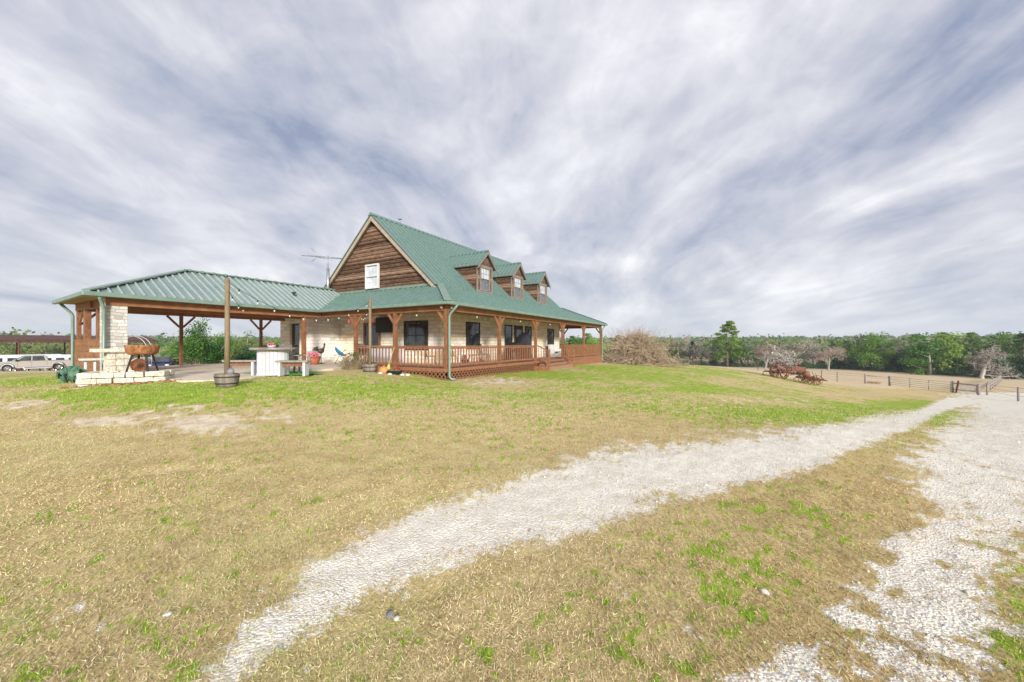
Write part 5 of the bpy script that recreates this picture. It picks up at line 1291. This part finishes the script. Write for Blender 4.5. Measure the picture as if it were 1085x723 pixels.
KINDTXT = {'nearA': 'pale green broad tree', 'pineA': 'tall open pine', 'pineB': 'bushy green pine', 'pineC': 'dark narrow pine', 'greenA': 'bright green leafy tree', 'greenB': 'broad light green tree', 'oliveA': 'olive coloured tree', 'oliveB': 'low olive green tree', 'darkA': 'dark green rounded tree', 'bareA': 'grey leafless tree', 'bareB': 'spreading leafless tree', 'dryA': 'bare tree with dry reddish leaves', 'dead': 'pale dead tree', 'oak': 'broad pale bare oak'}
def landmark(px):
    for a, b, s in ((-999, 110, 'behind the open shed'), (110, 170, 'seen beyond the fire pit'), (170, 300, 'seen through the pavilion'), (300, 597, 'hidden behind the house'), (597, 645, 'seen through the far porch'), (645, 690, 'behind the brush pile'), (690, 750, 'between brush pile and tall pine'), (750, 800, 'beside the tall pine'), (800, 875, 'in the wood edge behind the rusty tractor'), (875, 945, 'in the wood edge behind the wooden brace'), (945, 1010, 'in the wood edge behind the pipe fence'), (1010, 1060, 'in the wood edge behind the picket gate'), (1060, 3000, 'in the wood edge at the right margin')):
        if a <= px < b: return s
def tree(key, px, D, top=None, sc=None, rz=None, label=None, wide=1.0):
    src = PROTO[key]; p = W(px, D); p.z -= .1
    if sc is None:
        hts = {'nearA': 6, 'pineA': 15, 'pineB': 11, 'pineC': 12, 'greenA': 10, 'greenB': 9, 'oliveA': 9.5, 'oliveB': 8, 'darkA': 6, 'bareA': 10, 'bareB': 9, 'dryA': 8.5, 'dead': 6, 'oak': 9}
        sc = (EYE + (HY-top)*D/F - p.z)/hts[key]
    rz = rng.uniform(0, 6.28) if rz is None else rz
    lab = label or (KINDTXT[key] + ' ' + landmark(px)); grp = None if label else KINDTXT[key] + 's ' + landmark(px)
    if key in used: o = dup(src, p, rz, lab, grp, (sc*wide, sc*wide, sc))
    else:
        used.add(key); o = src; o.location = p; o.rotation_euler = (0, 0, rz); o.scale = (sc*wide, sc*wide, sc); o['label'] = lab
        if grp: o['group'] = grp
    return o
tree('pineA', 771, 128, 341, label='tallest pine, open layered crown, at the left of the right hand wood edge', wide=1.2)
tree('dead', 842, 62, 362, label='pale dead tree with twisted limbs just behind the rusty tractor', wide=1.5)
tree('oak', 1040, 90, 363, label='broad pale leafless oak standing alone before the wood beyond the gate', wide=1.25)
tree('dryA', 878, 112, 365, label='bare tree with reddish dry leaves right of the rusty tractor', wide=1.4)
tree('dryA', 810, 118, 363, label='bare tree with dry leaves and pale trunk left of the rusty tractor', wide=1.3)
tree('nearA', 214, 36, 336, label='large pale green tree seen through the pavilion left of the thick pole', wide=1.0)
tree('bareB', 740, 140, 350, label='grey leafless tree left of the tallest pine')
tree('greenA', 914, 112, 353, label='tall bright green tree above the wooden brace'); tree('bareA', 941, 116, 354)
tree('greenB', 985, 100, 354, label='broad bright green tree behind the pipe fence', wide=1.2); tree('greenA', 1005, 103, 353, wide=1.1)
rg = random.Random(31)
# the wood edge, tree by tree
def band(px0, px1, n, dfun, topfun, kinds, jit=12, seed=1):
    r = random.Random(seed)
    for i in range(n):
        px = px0 + (px1-px0)*(i+.5)/n + r.uniform(-4, 4); D = dfun(px) + r.uniform(0, jit); k = r.choice(kinds)
        tree(k, px, D, topfun(px) + r.uniform(-4, 7), wide=r.uniform(.95, 1.3), rz=r.uniform(0, 6.28))
dR = lambda x: np.interp(x, [640, 700, 780, 900, 1040, 1085, 1200], [150, 150, 132, 120, 97, 90, 80])
band(690, 760, 10, dR, lambda x: 356, ['bareA', 'bareB', 'bareA', 'dryA', 'pineC'], 14, 1)
band(780, 900, 16, dR, lambda x: 359, ['greenA', 'oliveA', 'bareA', 'bareB', 'bareA', 'pineB', 'dryA'], 12, 2)
band(895, 1100, 26, dR, lambda x: 356, ['greenA', 'greenB', 'pineB', 'oliveA', 'bareB', 'bareA', 'pineC'], 14, 3)
band(750, 1100, 22, lambda x: dR(x)-3, lambda x: 378 if x < 900 else 374, ['darkA', 'darkA', 'oliveB', 'darkA'], 5, 4)
band(592, 700, 12, lambda x: 88, lambda x: 357, ['pineB', 'greenA', 'oliveA', 'pineC', 'bareB'], 30, 5)
band(150, 300, 16, lambda x: 70, lambda x: 362, ['greenA', 'pineB', 'pineC', 'oliveA', 'greenB'], 35, 6)
band(-10, 130, 10, lambda x: 85, lambda x: 363, ['greenA', 'pineB', 'oliveA'], 25, 7)
tree('bareB', 155, 40, 363, label='thin bare sapling beside the arched canopy'); tree('oliveB', 262, 48, 352); tree('nearA', 240, 50, 350); tree('nearA', 196, 46, 354)
tree('darkA', 262, 42, 368); tree('darkA', 225, 44, 370)
for key, t in PROTO.items():
    if key not in used:
        for c_ in list(t.children): bpy.data.objects.remove(c_)
        bpy.data.objects.remove(t)
# far-off wood: one mass
def farwood():
    nr = np.random.default_rng(12); N = 5200
    th = nr.uniform(-1.08, 1.05, N); r = np.exp(nr.uniform(math.log(150), math.log(900), N)); X = r*np.sin(th); Y = r*np.cos(th); Z = height(X, Y, False)
    hh = nr.uniform(7, 12, N); per = 46; V = []
    sz = np.clip(r/250, .5, 2.6)
    c = np.repeat(np.stack([X, Y, Z], -1), per, 0); n = len(c); d = nr.normal(size=(n, 3)); d /= np.linalg.norm(d, axis=1)[:, None]
    hr = np.repeat(hh, per); p = c + d*np.stack([hr*.30, hr*.30, hr*.38], -1)*nr.random((n, 1))**.4 + np.stack([0*hr, 0*hr, hr*.62], -1)
    a = nr.normal(size=(n, 3)); a /= np.linalg.norm(a, axis=1)[:, None]; b = np.cross(a, nr.normal(size=(n, 3))); b /= np.linalg.norm(b, axis=1)[:, None]
    s = (np.repeat(sz, per)*nr.uniform(.7, 1.5, n))[:, None]
    V = np.stack([p-a*s*.6, p+b*s*.45, p+a*s*.6, p-b*s*.45], 1).reshape(-1, 3)
    o = quads_obj('forest', V, M['forest']); tag(o, 'far wooded hills of mixed green and grey trees on the horizon', 'forest', kind='stuff')
farwood()
# undergrowth along the wood edge
nr = np.random.default_rng(5); px = nr.uniform(640, 1180, 900); D = np.array([float(dR(x)) for x in px])-4+nr.uniform(0, 6, 900); X = (px-CX)/F*D; Z = height(X, D, False)
cs = np.stack([X, D, Z+nr.uniform(.2, 1.2, 900)], -1)
o = quads_obj('undergrowth', leafcloud(rg, cs, 30000, 1.3, .35, .7), M['leafdark']); tag(o, 'dark undergrowth along the foot of the wood edge', 'undergrowth', kind='stuff')

# ------------------------------------------------------------------ haze
zmin = ZMIN - 1; hz = MB(); hz.box(-1700, 1700, -1700, 1700, zmin, 22)
hm = bpy.data.materials.new('haze_air'); hm.use_nodes = True; nt = hm.node_tree; nt.nodes.remove(nt.nodes['Principled BSDF']); vp = nt.nodes.new('ShaderNodeVolumePrincipled')
vp.inputs['Color'].default_value = (.86, .92, 1, 1); vp.inputs['Density'].default_value = .0004; vp.inputs['Anisotropy'].default_value = .2
nt.links.new(vp.outputs[0], nt.nodes['Material Output'].inputs['Volume'])
USE_HAZE = True
if USE_HAZE: o = hz.build('haze', hm); o['kind'] = 'stuff'; o['label'] = 'thin pale haze in the air over the far woods'; o['category'] = 'haze'

# ------------------------------------------------------------------ sky and light
Wd = bpy.data.worlds.new('World'); S.world = Wd; Wd.use_nodes = True; nt = Wd.node_tree; N = nt.nodes; L = nt.links
bg = N['Background']
SUN_EL, SUN_AZ = 17, 165      # azimuth clockwise from +Y: behind the camera, a little left
sky = N.new('ShaderNodeTexSky'); sky.sky_type = 'NISHITA'; sky.sun_disc = False; sky.sun_elevation = R(SUN_EL); sky.sun_rotation = R(SUN_AZ); sky.air_density = 1.2; sky.dust_density = 2
tc = N.new('ShaderNodeTexCoord'); sp = N.new('ShaderNodeSeparateXYZ'); L.new(tc.outputs['Generated'], sp.inputs[0])
def mth(op, a, b=None, c=None, clamp=False):
    m = N.new('ShaderNodeMath'); m.operation = op; m.use_clamp = clamp
    for i, v in enumerate((a, b, c)):
        if v is None: continue
        if hasattr(v, 'links'): L.new(v, m.inputs[i])
        else: m.inputs[i].default_value = v
    return m.outputs[0]
zc = mth('ADD', mth('MAXIMUM', sp.outputs[2], 0.0), .24)
cb = N.new('ShaderNodeCombineXYZ'); L.new(mth('DIVIDE', sp.outputs[0], zc), cb.inputs[0]); L.new(mth('DIVIDE', sp.outputs[1], zc), cb.inputs[1])
def nz(scale, mscale, rot, det, rough, dist, off=(0, 0, 0)):
    mp = N.new('ShaderNodeMapping'); mp.inputs['Rotation'].default_value = (0, 0, rot); mp.inputs['Scale'].default_value = mscale; mp.inputs['Location'].default_value = off; L.new(cb.outputs[0], mp.inputs[0])
    n = N.new('ShaderNodeTexNoise'); n.inputs['Scale'].default_value = scale; n.inputs['Detail'].default_value = det; n.inputs['Roughness'].default_value = rough; n.inputs['Distortion'].default_value = dist; L.new(mp.outputs[0], n.inputs[0]); return n.outputs[0]
a1 = nz(1.4, (1, .55, 1), R(14), 5, .52, 1.1, (2.2, 1.1, 0)); a2 = nz(4.2, (1, .38, 1), R(8), 7, .60, 1.6, (5.0, 0, 0)); a3 = nz(.8, (1, .6, 1), R(24), 3, .5, .5, (7.7, 3.1, 0))
def dz(scale, det, rough, dist, msc=(1, 1, 1), off=(0, 0, 0)):
    mp = N.new('ShaderNodeMapping'); mp.inputs['Scale'].default_value = msc; mp.inputs['Location'].default_value = off; L.new(tc.outputs['Generated'], mp.inputs[0])
    n = N.new('ShaderNodeTexNoise'); n.inputs['Scale'].default_value = scale; n.inputs['Detail'].default_value = det; n.inputs['Roughness'].default_value = rough; n.inputs['Distortion'].default_value = dist; L.new(mp.outputs[0], n.inputs[0]); return n.outputs[0]
b1 = dz(2.1, 4, .55, .6, (1, 1, 1.5), (3.3, 1.0, 5.2)); b2 = dz(9, 6, .68, .5, (1, 1, 1.3))
f = mth('ADD', mth('ADD', mth('MULTIPLY', a1, .38), mth('MULTIPLY', a2, .12)), mth('ADD', mth('MULTIPLY', a3, .22), mth('ADD', mth('MULTIPLY', b1, .26), mth('MULTIPLY', b2, .12))))
rp = N.new('ShaderNodeValToRGB'); e_ = rp.color_ramp.elements
stops = [(.44, (.26, .30, .42)), (.495, (.41, .435, .53)), (.55, (.55, .555, .62)), (.605, (.70, .70, .745)), (.67, (.92, .92, .94))]
while len(e_) < len(stops): e_.new(.5)
for x, (p_, c_) in zip(e_, stops): x.position = p_; x.color = (*c_, 1)
L.new(f, rp.inputs[0])
# pale band near the horizon where the layers of cloud pile up
hzf = mth('SUBTRACT', 1.0, mth('MULTIPLY', sp.outputs[2], 4.5), clamp=True)
mxh = N.new('ShaderNodeMix'); mxh.data_type = 'RGBA'; L.new(mth('MULTIPLY', mth('MULTIPLY', hzf, hzf), .75), mxh.inputs[0]); L.new(rp.outputs[0], mxh.inputs[6]); mxh.inputs[7].default_value = (.66, .71, .78, 1)
sc = N.new('ShaderNodeMix'); sc.data_type = 'RGBA'; sc.blend_type = 'MULTIPLY'; sc.inputs[0].default_value = 1; L.new(sky.outputs[0], sc.inputs[6]); sc.inputs[7].default_value = (1, 1, 1, 1)
# clouds cover most of the clear sky; cloud radiance is given in the units of the sky texture (background strength below scales both)
cl = N.new('ShaderNodeMix'); cl.data_type = 'RGBA'; cl.blend_type = 'MULTIPLY'; cl.inputs[0].default_value = 1; L.new(mxh.outputs[2], cl.inputs[6]); cl.inputs[7].default_value = (10, 10, 10, 1)
fin = N.new('ShaderNodeMix'); fin.data_type = 'RGBA'; fin.inputs[0].default_value = .90; L.new(sc.outputs[2], fin.inputs[6]); L.new(cl.outputs[2], fin.inputs[7])
L.new(fin.outputs[2], bg.inputs[0]); bg.inputs[1].default_value = .10
ld = bpy.data.lights.new('sun', 'SUN'); ld.energy = 4.3; ld.angle = R(8); ld.color = (1, .96, .9); lo = bpy.data.objects.new('sun', ld); C.objects.link(lo)
az = R(SUN_AZ); lo.rotation_euler = Vector((math.sin(az)*math.cos(R(SUN_EL)), math.cos(az)*math.cos(R(SUN_EL)), math.sin(R(SUN_EL)))).to_track_quat('Z', 'Y').to_euler()
S.view_settings.view_transform = 'Standard'; S.view_settings.look = 'None'; S.view_settings.exposure = .35; S.view_settings.gamma = 1; S.view_settings.use_curve_mapping = False
# ------------------------------------------------------------------ camera
cd = bpy.data.cameras.new('camera'); cd.sensor_width = 36; cd.lens = 36*F/1085; cd.clip_start = .05; cd.clip_end = 6000; cd.shift_y = (HY-361.5)/1085
co = bpy.data.objects.new('camera', cd); C.objects.link(co); co.location = (0, 0, EYE); co.rotation_euler = (R(90), 0, 0); S.camera = co
